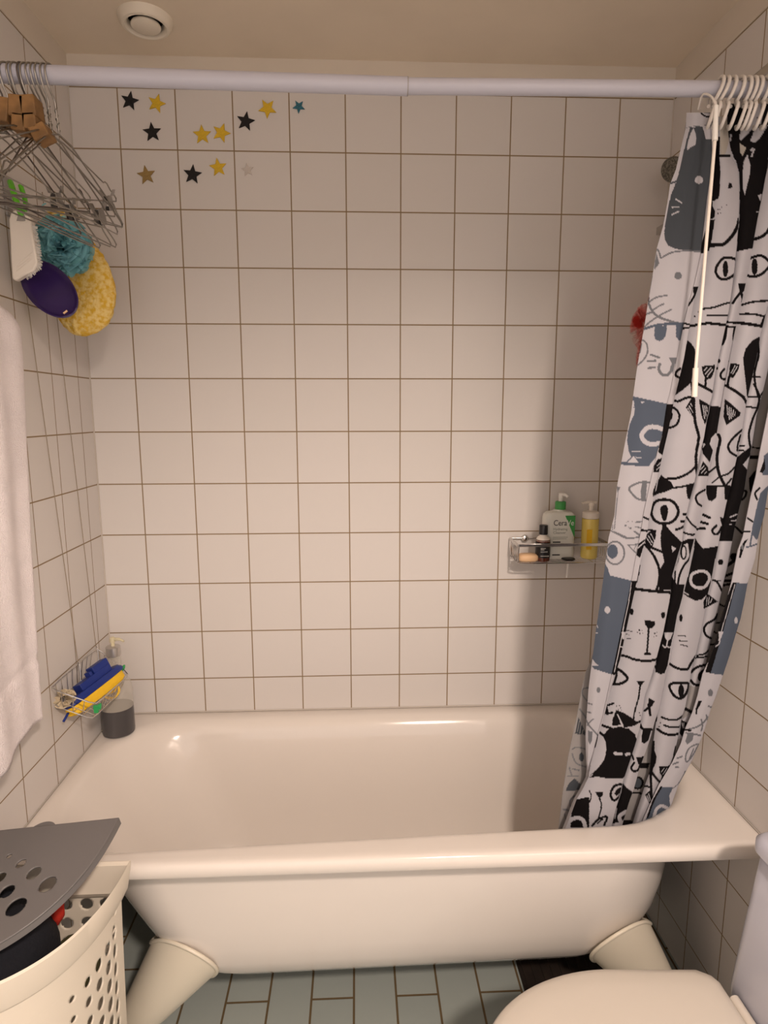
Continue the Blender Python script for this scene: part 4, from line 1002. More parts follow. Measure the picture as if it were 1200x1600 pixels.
for x in (sx0 + 0.04, sx0 + 0.13, sx1 - 0.04):
    w.tube([(x, sy0 + 0.002, sz0 - 0.001), (x, -0.012, sz0 - 0.001)], 0.0012, 6)
for k in range(5):
    y = sy0 + 0.012 + k * 0.018
    w.tube([(sx0 - 0.001, y, sz1), (sx0 + 0.004, y, sz0 + 0.006)], 0.0011, 6)
w.build('wire_basket', M['chrome'], shelf, smooth=True)
for x in (sx0 + 0.045, sx1 - 0.075):
    MB().lathe([(0.004, 0), (0.0095, 0.002), (0.011, 0.008), (0.0095, 0.014), (0.004, 0.017)], (x, -0.0005, sz1 + 0.001), 20, axis=(0, -1, 0)).build('mounting_knob', M['chrome'], shelf, smooth=True)

def text(name, s, size, loc, m, parent, depth=0.0002, align='LEFT', sx=1.0):
    cu = bpy.data.curves.new(name, 'FONT'); cu.body = s; cu.size = size; cu.align_x = align; cu.extrude = depth
    tmp = bpy.data.objects.new(name, cu); col.objects.link(tmp)
    dg = bpy.context.evaluated_depsgraph_get()
    me_ = bpy.data.meshes.new_from_object(tmp.evaluated_get(dg)); bpy.data.objects.remove(tmp)
    me_.transform(Matrix.Rotation(PI / 2, 4, 'X') @ Matrix.Scale(sx, 4, (1, 0, 0)))
    o = bpy.data.objects.new(name, me_); col.objects.link(o); me_.materials.clear(); me_.materials.append(m)
    o.parent = parent; o.location = Vector(loc) - wloc(parent)
    return o
BZ = sz0 + 0.0022
# cleanser bottle
bx, by = 1.214, -0.048
bt = empty('cleanser_bottle', (bx, by, BZ), 'white CeraVe cleanser pump bottle with a green collar on the wire shelf'.replace('CeraVe ', ''), 'bottle')
hw, hd, bh = 0.046, 0.022, 0.142
def slab(z, a, b_, n=4.0, seg=40):
    out = []
    for k in range(seg):
        t = 2 * PI * k / seg; c, s = math.cos(t), math.sin(t)
        out.append(Vector((bx + a * abs(c) ** (2 / n) * (1 if c >= 0 else -1), by + b_ * abs(s) ** (2 / n) * (1 if s >= 0 else -1), z)))
    return out
MB().rings([slab(BZ, hw * .93, hd * .85), slab(BZ + .003, hw * .99, hd), slab(BZ + .06, hw, hd), slab(BZ + bh - .020, hw, hd), slab(BZ + bh - .010, hw * .95, hd * .95), slab(BZ + bh - .004, hw * .8, hd * .85), slab(BZ + bh, .019, .014, 2), slab(BZ + bh + .004, .015, .014, 2)]).build('body', M['bottle'], bt, smooth=True)
cx_ = bx + 0.004
MB().lathe([(.012, 0), (.0155, 0.001), (.0155, .021), (.014, .024), (.008, .0245)], (cx_, by, BZ + bh + .003), 24).build('collar', M['green'], bt, smooth=True)
pm = MB().lathe([(.006, 0), (.006, .010), (.0068, .011), (.0068, .020), (.005, .022)], (cx_, by, BZ + bh + .0265), 16)
pm.tube(smooth_path([(cx_ - .006, by, BZ + bh + .047), (cx_, by - .002, BZ + bh + .048), (cx_ + .010, by - .012, BZ + bh + .047), (cx_ + .015, by - .018, BZ + bh + .041)], 4), [.005] * 9 + [.004] * 4, 10)
pm.build('pump', M['white'], bt, smooth=True)
fy = by - hd - 0.0004
text('brand_name', 'Cera', 0.0235, (bx - 0.0215, fy, BZ + 0.101), M['ink'], bt, sx=0.84)
tri = MB().prism([(0.012, 0.130), (0.042, 0.130), (0.042, 0.065)], (bx, fy + 0.0003, BZ), (1, 0, 0), (0, 0, 1), (0, -0.0004, 0)); tri.build('green_triangle', M['green'], bt)
text('brand_ending', 'Ve', 0.0225, (bx + 0.0180, fy - 0.0003, BZ + 0.1015), M['white'], bt, sx=0.85)
text('small_text', 'Hydrating\nCleanser', 0.0105, (bx - 0.0215, fy, BZ + 0.087), M['greyink'], bt)
lnm = MB()
for z, l in ((0.066, 0.044), (0.061, 0.040), (0.043, 0.046), (0.039, 0.038)): lnm.box(bx - 0.0215, bx - 0.0215 + l, fy - 0.0002, fy + 0.0002, BZ + z, BZ + z + 0.0012)
lnm.build('fine_print', M['greyink'], bt)
for z in (0.050, 0.012): MB().box(bx - 0.0215, bx + 0.001, fy - 0.0002, fy + 0.0002, BZ + z, BZ + z + 0.0035).build('dark_print', M['ink'], bt)
# small dark bottle
dx, dy = 1.160, -0.082
db = empty('dark_bottle', (dx, dy, BZ), 'small dark bottle with a black cap beside the white pump bottle', 'bottle')
MB().lathe([(.018, 0), (.0205, .002), (.021, .010), (.021, .055), (.0205, .062), (.016, .070), (.010, .074), (.009, .077)], (dx, dy, BZ), 28).build('body', M['amber'], db, smooth=True)
MB().lathe([(.0212, .012), (.0214, .013), (.0214, .056), (.0212, .057)], (dx, dy, BZ), 28).build('label', M['black'], db, smooth=True)
MB().lathe([(.0208, .0605), (.0175, .069), (.0105, .0745), (.0095, .078)], (dx, dy, BZ), 28).build('shoulder', M['offwhite'], db, smooth=True)
MB().lathe([(.0112, .078), (.0122, .079), (.0122, .104), (.0112, .1055)], (dx, dy, BZ), 24).build('cap', M['black'], db, smooth=True)
lnm = MB()
for z, l in ((.040, .014), (.036, .010), (.030, .020), (.0175, .024)): lnm.box(dx - .012, dx - .012 + l, dy - .0222, dy - .0196, BZ + z, BZ + z + .0013)
lnm.build('print', M['white'], db)
# yellow pump bottle
yx, yy = 1.307, -0.055
yb = empty('gel_bottle', (yx, yy, BZ), 'clear pump bottle of yellow gel at the right end of the wire shelf', 'bottle')
MB().lathe([(.020, 0), (.0235, .003), (.024, .01), (.024, .115), (.0235, .119)], (yx, yy, BZ), 30).build('gel', M['oil'], yb, smooth=True)
MB().lathe([(.0225, .1195), (.0238, .121), (.0238, .136), (.020, .140), (.010, .142)], (yx, yy, BZ), 30).build('cap', M['offwhite'], yb, smooth=True)
pm = MB().lathe([(.006, .142), (.006, .156), (.008, .157), (.008, .166), (.005, .169)], (yx, yy, BZ), 16)
pm.tube([(yx - .030, yy - .006, BZ + .165), (yx - .012, yy - .002, BZ + .167), (yx + .014, yy, BZ + .166)], [.003, .0045, .004], 10)
pm.build('pump', M['offwhite'], yb, smooth=True)
MB().prism([(-.018, .03), (-.002, .03), (-.002, .09), (-.018, .09)], (yx, yy - .0235, BZ), (1, 0, 0), (0, 0, 1), (0, -.0005, 0)).build('label', M['yellow'], yb)
# soap
sp_ = MB(); so = Vector((1.117, -0.083, BZ))
sp_.rings([[so + Vector((a * .029 * s, b_ * .019 * s, z)) for a, b_ in [(math.copysign(abs(math.cos(t)) ** .55, math.cos(t)), math.copysign(abs(math.sin(t)) ** .55, math.sin(t))) for t in [2 * PI * k / 28 for k in range(28)]]] for s, z in ((.8, 0.0), (.97, .004), (1, .011), (.96, .017), (.75, .021))])
tag(sp_.build('soap_bar', M['soap'], smooth=True, sharp=0), 'peach soap bar at the left end of the wire shelf', 'soap')
# small dark disc with a white stem
hx = 1.238
hk = empty('suction_hook', (hx, -0.085, sz0 - 0.05), 'small dark oval disc with a white stem at the shelf front', 'hook')
MB().lathe([(.004, 0), (.018, .001), (.0205, .003), (.018, .006), (.004, .007)], (hx, -0.078, BZ), 26, sy=0.9).build('disc', M['black'], hk, smooth=True)
MB().tube(smooth_path([(hx - .001, -0.078, BZ - .001), (hx - .001, -0.080, BZ - .02), (hx - .003, -0.081, BZ - .052)], 4), 0.0026, 8).build('stem', M['white'], hk, smooth=True)

# ================================================================ HANGERS ON THE ROD
def wire_hanger(x, yaw, roll, hw_, drop, dark=False, clips=(), notch=False, rise=0.0):
    R_ = Matrix.Rotation(math.radians(yaw), 3, 'Z') @ Matrix.Rotation(math.radians(roll), 3, 'X')
    c = Vector((x, RY, rod_z(x)))
    def T(y, z, dx_=0.0): return c + R_ @ Vector((dx_, y, z))
    hkr = 0.0158
    pts = [T(hkr * math.cos(a), hkr * math.sin(a)) for a in [math.radians(-35 + 215 * k / 16) for k in range(17)]]
    pts += [T(-0.0145, -0.012), T(-0.007, -0.028), T(0, -0.040), T(0, -0.088)]
    mb = MB(); mb.tube(smooth_path(pts, 2), 0.0015, 7)
    tw = [T(0.0022 * math.cos(k * 0.9), -0.045 - 0.0016 * k, 0.0022 * math.sin(k * 0.9)) for k in range(26)]
    mb.tube(tw, 0.0009, 5)
    tri_ = []
    def side(s):
        q = [(0.0, -0.086), (s * 0.03, -0.094), (s * hw_ * 0.72, -0.086 - drop * 0.66)]
        if notch: q += [(s * hw_ * 0.78, -0.086 - drop * 0.72), (s * hw_ * 0.81, -0.086 - drop * 0.70), (s * hw_ * 0.85, -0.086 - drop * 0.73), (s * hw_ * 0.90, -0.086 - drop * 0.86)]
        q += [(s * hw_ * 0.97, -0.086 - drop * 0.96), (s * hw_, -0.088 - drop), (s * hw_ * 0.985, -0.094 - drop)]
        return q
    ps = side(1); ng = side(-1)
    loop = ps + list(reversed(ng))
    mb.tube([T(a, b_) for a, b_ in loop], 0.0014, 6, closed=True)
    lab = HL.pop(0)
    root = empty('wire_hanger', c - Vector((0, 0, 0.19)), lab, 'hanger', 'wire hangers on the rod')
    mb.build('wire', M['darkwire'] if dark else M['wire'], root, smooth=True, sharp=60)
    for cy_, ty in clips:
        zc = -0.094 - drop
        cm = MB()
        for sgn in (-1, 1):
            o0 = T(cy_, zc + 0.004, sgn * 0.002); 
            cm.prism([(-.008, .010), (.008, .010), (.010, -.004), (.009, -.018), (-.009, -.018), (-.010, -.004)], T(cy_, zc, sgn * 0.005), R_ @ Vector((0, 1, 0)), R_ @ Vector((-sgn * 0.12, ty, 1)).normalized(), R_ @ Vector((sgn * 0.0014, 0, 0)))
            cm.prism([(-.006, .010), (.006, .010), (.005, .022), (-.005, .022)], T(cy_, zc, sgn * 0.006), R_ @ Vector((0, 1, 0)), R_ @ Vector((sgn * 0.35, ty, 1)).normalized(), R_ @ Vector((sgn * 0.0014, 0, 0)))
        cl = cm.build('clip', M['clip'], root)
        MB().tube([T(cy_ - .010, zc + .004), T(cy_ + .010, zc + .004)], 0.0040, 8).build('spring', M['clipdark'], cl)
        MB().prism([(-.009, -.018), (.009, -.018), (.009, -.010), (-.009, -.010)], T(cy_, zc, -0.0035), R_ @ Vector((0, 1, 0)), R_ @ Vector((0, ty, 1)).normalized(), R_ @ Vector((0.007, 0, 0))).build('grip_pad', M['clipdark'], cl)
    return root
HL = ['plain wire hanger whose twisted neck is rightmost of the bunch', 'plain wire hanger with the second twisted neck from the right', 'wire hanger with the clip nearest the wall stars',
      'plain wire hanger fourth from the right of the bunch', 'wire hanger with a clip, fifth from the right of the bunch',
      'plain silver wire hanger in the middle of the bunch', 'dark wire hanger holding a clip, right of the cedar blocks', 'plain silver wire hanger between the two dark ones',
      'wire hanger with one metal clip behind the right cedar block', 'silver wire hanger between the two upper cedar blocks', 'dark wire hanger through the left upper cedar block', 'plain wire hanger beside the leftmost cedar block',
      'leftmost wire hanger at the photo edge']
wire_hanger(0.133, -10, 6, 0.172, 0.105, notch=True)
wire_hanger(0.125, -9, 0, 0.192, 0.100)
wire_hanger(0.116, -6, 16, 0.195, 0.085, notch=True, clips=((0.155, 0.3),))
wire_hanger(0.110, -10, 9, 0.205, 0.110, notch=True)
wire_hanger(0.103, -12, 13, 0.170, 0.105, clips=((0.115, 0.1),))
wire_hanger(0.096, -18, -5, 0.207, 0.110)
wire_hanger(0.088, -4, 14, 0.155, 0.10, dark=True, notch=True, clips=((0.075, -0.3),))
wire_hanger(0.080, -15, 0, 0.212, 0.120, notch=True)
wire_hanger(0.072, -6, 16, 0.180, 0.085, clips=((0.05, 0.2),))
wire_hanger(0.064, -18, -4, 0.205, 0.115)
wire_hanger(0.055, -12, -3, 0.185, 0.100, dark=True, notch=True)
wire_hanger(0.046, -20, 6, 0.200, 0.105, notch=True)
wire_hanger(0.036, -26, -6, 0.205, 0.110)
# cedar blocks on the hanger necks
CB = [(50, 171, 0.024, 0.016, -4, 'upper right cedar wood block among the wire hangers'), (32, 171, 0.024, 0.016, 6, 'upper left cedar wood block among the wire hangers'),
      (8, 176, 0.024, 0.018, 10, 'cedar wood block at the left photo edge'), (36, 196, 0.022, 0.013, 8, 'lower cedar wood block hanging under the upper left one'),
      (67, 211, 0.026, 0.011, -24, 'slanting cedar wood block, lowest and rightmost on the hangers'), (52, 194, 0.022, 0.012, -3, 'cedar wood block directly under the upper right block')]
for i, (a, b_, w_, h_, rot, lab) in enumerate(CB):
    p = at(1, -0.705, a, b_); rr2 = math.radians(rot)
    u = Vector((math.cos(rr2), 0, -math.sin(rr2))); v = Vector((math.sin(rr2), 0, math.cos(rr2)))
    mb = MB().obox(p, u * w_ * 0.5, Vector((0, 0.016, 0)), v * h_)
    tag(mb.build('cedar_block', M['wood'], bevel=0.002), lab, 'wood block', 'cedar blocks on the hangers')

# ================================================================ THINGS HUNG ON THE LEFT WALL
hp = at(0, XL + 0.004, 12, 300)
hkw = empty('wall_hook', (XL + 0.01, hp.y, hp.z - 0.04), 'small grey hook strip on the left wall above the white brush', 'hook')
MB().box(XL + 0.0005, XL + 0.006, hp.y - 0.012, hp.y + 0.012, hp.z - 0.05, hp.z + 0.03).build('plate', M['grey'], hkw, bevel=0.002)
MB().tube(smooth_path([(XL + 0.004, hp.y, hp.z + 0.01), (XL + 0.03, hp.y, hp.z - 0.005), (XL + 0.036, hp.y, hp.z + 0.012)], 5), 0.0028, 8).build('prong', M['chrome'], hkw, smooth=True)
UX = Vector((0.98, -0.15, 0)).normalized(); UZ = Vector((0, 0, 1)); NY = Vector((-0.15, -0.98, 0)).normalized()   # frame that faces the room
def pl(Y, px_, py_): return at(1, Y, px_, py_)
# green loops + white brush
br = empty('scrub_brush', pl(-0.42, 40, 440), 'white plastic scrub brush with bristles along one side, hung by a green loop', 'brush')
Yb = -0.42
outl = [(17, 345), (20, 334), (28, 329), (38, 329), (47, 334), (51, 345), (53, 362), (57, 385), (62, 412), (56, 424), (42, 431), (27, 440), (22, 437), (20, 405), (19, 375)]
pts = [pl(Yb, a, b_) for a, b_ in outl]
c0 = pts[0]; poly = [((p - c0).x, (p - c0).z) for p in pts]
bo = MB().prism(poly, c0 + Vector((0, 0.009, 0)), (1, 0, 0), (0, 0, 1), (0, -0.018, 0)).build('body', M['offwhite'], br, bevel=0.004, segs=3)
MB().tube([pl(Yb - .0095, *q) for q in ((25, 346), (27, 336), (35, 332), (43, 336), (45, 346), (35, 347))], 0.0017, 8, closed=True).build('hanging_ring', M['offwhite'], br, smooth=True)
MB().prism([(0, 0), (.018, 0), (.018, .013), (.009, .017), (0, .013)], pl(Yb - .0093, 26, 347), (1, 0, 0), (0, 0, 1), (0, -.0006, 0)).build('ring_hole', M['grey'], br)
gm = MB()
for k in range(3): gm.tube([pl(Yb - .0095, 25, 424 - 5 * k), pl(Yb - .0095, 50, 404 - 5 * k)], 0.0009, 6)
gm.build('ridge', M['offwhite'], br)
bm_ = MB(); rnd = random.Random(4)
for k in range(170):
    t = rnd.random()
    if t < 0.62:
        s = t / 0.62; a = np.interp(s, [0, .4, 1], [52, 56, 61]); b_ = 352 + s * 62; q = (a + rnd.uniform(3, 7), b_ + rnd.uniform(0, 4))
    else:
        s = (t - .62) / .38; a = 62 - s * 22; b_ = 413 + s * 17; q = (a + rnd.uniform(1, 5), b_ + rnd.uniform(3, 8))
    y = Yb + rnd.uniform(-.007, .007)
    bm_.tube([pl(y, a - 2, b_ - 1), pl(y, *q)], 0.0006, 4)
bm_.build('bristles', M['white'], br)
gl = MB()
gl.tube(smooth_path([pl(Yb - .006, 35, 338), pl(Yb - .008, 29, 325), pl(Yb - .004, 22, 303), pl(Yb + .01, 18, 290), pl(Yb + .02, 16, 285)], 5), 0.0062, 8)
gl.tube(smooth_path([pl(Yb - .006, 36, 337), pl(Yb - .002, 40, 322), pl(Yb + .01, 38, 308), pl(Yb + .02, 32, 290)], 5), 0.0048, 8)
gl.build('green_loop', M['lime'], br, smooth=True)
# purple oval
po = pl(-0.385, 78, 452)
pe = empty('oval_dish', po, 'dark purple oval plastic dish hung below the white brush', 'dish')
la = Vector((0.052, 0, -0.062)) * 0.93; la_n = la.normalized(); sa_n = Vector((0, -1, 0)).cross(la_n).normalized()
fn = Vector((0.12, -0.97, 0.2)).normalized(); la_n = (la_n - fn * la_n.dot(fn)).normalized(); sa_n = fn.cross(la_n)
def oval(a, b_, h, n=48): return [po + la_n * a * math.cos(2 * PI * k / n) + sa_n * b_ * math.sin(2 * PI * k / n) + fn * h for k in range(n)]
MB().rings([oval(.050, .028, -.020), oval(.064, .040, -.012), oval(.0715, .0455, -.002), oval(.0725, .0465, .003), oval(.070, .044, .0045), oval(.066, .040, .001), oval(.060, .035, -.004), oval(.040, .022, -.006)]).build('shell', M['purple'], pe, smooth=True, sharp=50)
MB().obox(po + la_n * 0.058 + sa_n * -0.008 + fn * 0.0008, la_n * 0.0018, sa_n * 0.005, fn * 0.001).build('gold_mark', M['soap'], pe)
# teal puff
pc = pl(-0.31, 97, 386)
pu = empty('bath_puff', pc - Vector((0, 0, .05)), 'teal net bath puff in front of the yellow loofah mitt', 'bath sponge')
mb = MB(); ruffle(mb, pc, 0.058, 64, 0, 11, (1, .7, 1), amp=0.5, freq=3, core=0.25)
mb.build('ruffles', M['puff'], pu, smooth=True, sharp=0)
mb = MB(); ruffle(mb, pc, 0.066, 22, 0, 17, (1, .7, 1), amp=0.30, freq=6, core=0.7)
mb.build('sheer_edge', M['puffedge'], pu, smooth=True, sharp=0)
MB().tube(smooth_path([pc + Vector((-.01, 0, .03)), pl(-.30, 72, 335), pl(-.31, 66, 322), pl(-.31, 72, 318)], 5), 0.0016, 6).build('cord', M['puff'], pu)
# loofah mitt
lc = [(86, 322, 5, .2), (89, 332, 16, .35), (96, 345, 22, .45), (100, 362, 30, .6), (105, 385, 42, .8), (118, 410, 47, .95), (126, 440, 49, 1), (131, 465, 47, 1), (133, 490, 42, .95), (132, 508, 33, .8), (130, 520, 20, .5), (129, 525, 6, .25)]
rgs = []
for a, b_, w_, th in lc:
    c = pl(-0.245, a, b_); hw2 = w_ / 615.0; ring_ = []
    for k in range(36):
        t = 2 * PI * k / 36
        wv = 1 + .04 * math.sin(5 * t + b_ * .1)
        ring_.append(c + Vector((hw2 * math.cos(t) * wv, .030 * th * math.sin(t) * (1 + .15 * math.sin(3 * t + b_ * .05)), 0)))
    rgs.append(ring_)
lo = MB().rings(rgs).build('loofah_mitt', M['loofah'], smooth=True, sharp=0)
sbd = lo.modifiers.new('subd', 'SUBSURF'); sbd.levels = 2; sbd.render_levels = 2
tx = bpy.data.textures.new('lump', 'CLOUDS'); tx.noise_scale = 0.012; tx.noise_depth = 3
dm = lo.modifiers.new('disp', 'DISPLACE'); dm.texture = tx; dm.strength = 0.007; dm.mid_level = 0.5
tag(lo, 'large yellow mottled loofah mitt hanging in the left back corner', 'bath sponge')
# the two cords that carry the corner basket
s1a, s1b = at(0, XL + .006, 19, 300), at(0, XL + .006, 122, 1037)
s2a, s2b = at(0, XL + .006, 66, 300), at(0, XL + .006, 150, 1012)

# ================================================================ HANGING WIRE BASKET (LEFT)
Wp = lambda px_, py_: at(0, XL + .008, px_, py_)
BL, BR = Wp(77, 1075), Wp(151, 1012)                # wall side, top
FR, FL = at(1, -0.135, 202, 1053), at(1, -0.36, 150, 1101)   # room side, top
bk = empty('wire_basket', (BL + FR) / 2 - Vector((0, 0, .08)), 'small tilted wire basket hung by two cords on the left wall', 'basket')
dn = Vector((-0.012, 0.0, -0.050))
fr = MB()
top4 = [BL, BR, FR, FL]
def corner_loop(P, k=0.16):
    out = []
    for i in range(4):
        a, b_, c = P[i - 1], P[i], P[(i + 1) % 4]
        out += [b_.lerp(a, k), b_.lerp(a, k * .3).lerp(b_.lerp(c, k * .3), .5), b_.lerp(c, k)]
    return out
fr.tube(corner_loop(top4), 0.0017, 8, closed=True)
bot4 = [p.lerp((BL + BR + FR + FL) / 4, .16) + dn for p in top4]
fr.tube(corner_loop(bot4), 0.0014, 8, closed=True)
fr.build('frame', M['chrome'], bk, smooth=True)
gw = MB()
for k in range(1, 9):
    t = k / 9
    a, b_ = top4[0].lerp(top4[1], t), top4[3].lerp(top4[2], t); c, d_ = bot4[0].lerp(bot4[1], t), bot4[3].lerp(bot4[2], t)
    gw.tube(smooth_path([a, c.lerp(a, .15), c.lerp(d_, .1), c.lerp(d_, .9), d_.lerp(b_, .15), b_], 3), 0.0010, 6)
for k in range(1, 4):
    t = k / 4
    a, b_ = top4[0].lerp(top4[3], t), top4[1].lerp(top4[2], t); c, d_ = bot4[0].lerp(bot4[3], t), bot4[1].lerp(bot4[2], t)
    gw.tube(smooth_path([a, c.lerp(a, .15), c.lerp(d_, .1), c.lerp(d_, .9), d_.lerp(b_, .15), b_], 3), 0.0010, 6)
gw.build('grid', M['chrome'], bk, smooth=True)
for p in (s1b, s2b):
    MB().tube(smooth_path([p + Vector((.001, 0, .006)), p + Vector((.006, -.006, .0)), p + Vector((.010, -.012, -.02)), p + Vector((.012, -.02, -.045))], 4), 0.0019, 7).build('hook', M['chrome'], bk, smooth=True)
def cordmesh(a, b_, off): return MB().tube([a, b_ + Vector((0, 0, .004))], 0.0010, 6)
c1 = cordmesh(s1a, s1b, 0).build('cord', M['cord'], smooth=True); tag(c1, 'thin brown cord on the left wall, nearer the towel, holding the basket', 'cord', 'basket cords')
c2 = cordmesh(s2a, s2b, 0).build('cord', M['cord'], smooth=True); tag(c2, 'thin brown cord on the left wall, nearer the room corner, holding the basket', 'cord', 'basket cords')
# contents: blue and yellow bath brush
def frame_from(pa, pb, up):
    u = (pb - pa).normalized(); up = Vector(up); w_ = (up - u * up.dot(u)).normalized(); return u, w_, u.cross(w_)
pa, pb = at(1, -0.33, 108, 1116), at(1, -0.16, 190, 1052)
u, w_, n_ = frame_from(pa, pb, (-0.45, 0, 1)); Lh = (pb - pa).length / 2; cc = (pa + pb) / 2
sb = empty('bath_brush', cc - Vector((0, 0, .04)), 'dark blue scrubber with a thick yellow sponge lying in the wire basket', 'scrubber')
MB().rings([[cc + u * (Lh * s * a) + n_ * (.024 * s * b_) + w_ * z for a, b_ in [(math.copysign(abs(math.cos(t)) ** .5, math.cos(t)), math.copysign(abs(math.sin(t)) ** .7, math.sin(t))) for t in [2 * PI * k / 32 for k in range(32)]]] for s, z in ((.9, -.012), (1, -.007), (1.0, .008), (.98, .012))]).build('sponge', M['yellow'], sb, smooth=True)
bl = MB()
bl.rings([[cc + u * (Lh * s * a + .004) + n_ * (.024 * s * b_) + w_ * z for a, b_ in [(math.copysign(abs(math.cos(t)) ** .5, math.cos(t)), math.copysign(abs(math.sin(t)) ** .7, math.sin(t))) for t in [2 * PI * k / 32 for k in range(32)]]] for s, z in ((1.02, .0125), (1.04, .014), (1.02, .022), (.9, .030))])
bl.obox(cc + u * .012 + w_ * .038, u * .052, n_ * .015, w_ * .010)
bl.obox(cc + u * .040 + w_ * .055, u * .026, n_ * .013, w_ * .010)
bl.build('blue_body', M['blue'], sb, bevel=0.002)
kn = MB()
for k in range(4): kn.obox(cc + u * (.006 + .014 * k) + w_ * (.052 + .004 * (k > 1)) - n_ * .0, u * .004, n_ * .011, w_ * .007)
kn.build('knobs', M['blue'], sb, bevel=0.0015)
MB().tube([pa + w_ * .004, pa - u * .022 - w_ * .006], 0.003, 8).build('tail', M['blue'], sb, smooth=True)
# two green clip toggles on the basket rim
for p, s_, lab in ((at(1, -0.13, 191, 1043), .007, 'small green plastic clip at the far corner of the wire basket'), (at(1, -0.36, 152, 1105), .009, 'green plastic clip on the near corner of the wire basket')):
    mb = MB().obox(p, (s_, 0, 0), (0, .004, 0), (0, 0, s_ * .6)).obox(p + Vector((s_ * .7, 0, s_ * .5)), (s_ * .45, 0, .001), (0, .003, 0), (0, 0, s_ * .55)).obox(p + Vector((-s_ * .3, 0, -s_)), (s_ * .6, 0, 0), (0, .004, 0), (0, 0, s_ * .6))
    tag(mb.build('green_clip', mat('clip_green', (0.03, 0.33, 0.09), .35) if 'clip_green' not in bpy.data.materials else bpy.data.materials['clip_green'], bevel=0.0015), lab, 'clip', 'green clips on the basket')
yl = MB().tube(smooth_path([at(1, -0.19, *q) for q in ((166, 1089), (176, 1091), (184, 1084), (186, 1077), (183, 1073), (178, 1080), (168, 1084))], 4, True), 0.0034, 8, closed=True)
tag(yl.build('yellow_ring', M['yellowrub'], smooth=True), 'yellow rubber loop poking out under the wire basket', 'loop')
# beige scrub cloth in the basket
bc = at(1, -0.34, 100, 1092)
mb = MB(); ruffle(mb, bc + Vector((0, 0, 0)), .026, 14, 0, 21, (1.0, 1.2, .8), amp=.25)
tag(mb.build('net_cloth', mat('beige_net', (.55, .46, .32), .8), smooth=True), 'crumpled beige net cloth in the near end of the wire basket', 'cloth')

# pump bottle on the bath corner
qx, qy = -0.072, -0.112
pb_ = empty('soap_dispenser', (qx, qy, RIM + .001), 'frosted bottle of dark liquid with metal pump collar on the bath corner', 'bottle')
MB().lathe([(.040, .0005), (.0435, .003), (.044, .010), (.044, .077), (.0438, .080)], (qx, qy, RIM + .001), 40).build('liquid', M['darkliquid'], pb_, smooth=True)
MB().lathe([(.0442, .0805), (.0445, .125), (.040, .150), (.030, .172), (.020, .190), (.0175, .225), (.016, .232)], (qx, qy, RIM + .001), 40).build('clear_top', M['clearplastic'], pb_, smooth=True)
MB().lathe([(.017, .2325), (.0195, .2335), (.0195, .259), (.017, .261), (.006, .262)], (qx, qy, RIM + .001), 32).build('metal_collar', mat('brushed_metal', (.58,.55,.52), .35, .8), pb_, smooth=True)
pm = MB().lathe([(.005, .262), (.005, .272), (.008, .274), (.0075, .284), (.005, .287)], (qx, qy, RIM + .001), 16)
pm.tube(smooth_path([(qx, qy, RIM + .281), (qx + .020, qy - .004, RIM + .283), (qx + .034, qy - .008, RIM + .278)], 4), [.0048] * 5 + [.0032] * 4, 8)
pm.build('pump', mat('yellowed_pump', (.62, .56, .38), .4), pb_, smooth=True)

# ================================================================ TOWEL
rows, colsn = 90, 60
tvs = np.zeros((rows + 1, colsn + 1, 3))
edge = [(468, 12), (476, 26), (490, 36), (510, 41), (560, 45), (700, 50), (850, 56), (1000, 65), (1110, 73), (1140, 75)]
X0 = XL + 0.060
ztop = at(0, X0, 0, 465).z; zb = at(0, X0, 60, 1135).z
ez = [at(0, X0, b_, a).z for a, b_ in edge]; ey = [at(0, X0, b_, a).y for a, b_ in edge]
mb = MB(); vs = []; fs = []
for i in range(rows + 1):
    z = ztop + (zb - ztop) * i / rows
    ye = float(np.interp(z, ez[::-1], ey[::-1]))
    for j in range(colsn + 1):
        t = j / colsn
        y = ye - 0.36 * t
        rnd_e = 0.022 * (1 - min(1, t / .05)) ** 2
        topr = 0.03 * max(0, 1 - i / 6) ** 2
        x = X0 - rnd_e - topr + 0.004 * math.sin(t * 11 + z * 3) + 0.003 * math.sin(t * 23 - z * 5 + 1)
        zz = z - 0.02 * t * (i / rows) + (0.012 * math.sin(t * 9) if i > rows * .8 else 0) * (i / rows - .8) * 5
        if i / rows > 0.83 and i / rows < 0.85: x -= 0.003
        vs.append((x, y, zz))
for i in range(rows):
    for j in range(colsn):
        o = i * (colsn + 1) + j; fs.append((o, o + 1, o + colsn + 2, o + colsn + 1))
mb.add(vs, fs)
tw = mb.build('bath_towel', M['towel'], smooth=True, sharp=0)
so_ = tw.modifiers.new('thick', 'SOLIDIFY'); so_.thickness = 0.018; so_.offset = -1
tag(tw, 'large pinkish white terry towel hanging on the left wall', 'towel')
# its peg
yt = at(0, X0, 0, 465).y - 0.1
tp = MB().tube([(XL + .0005, yt, ztop - .02), (XL + .05, yt, ztop - .015)], .006, 12)
tag(tp.build('towel_peg', M['chrome'], smooth=True), 'metal peg behind the top of the pinkish white towel', 'hook')

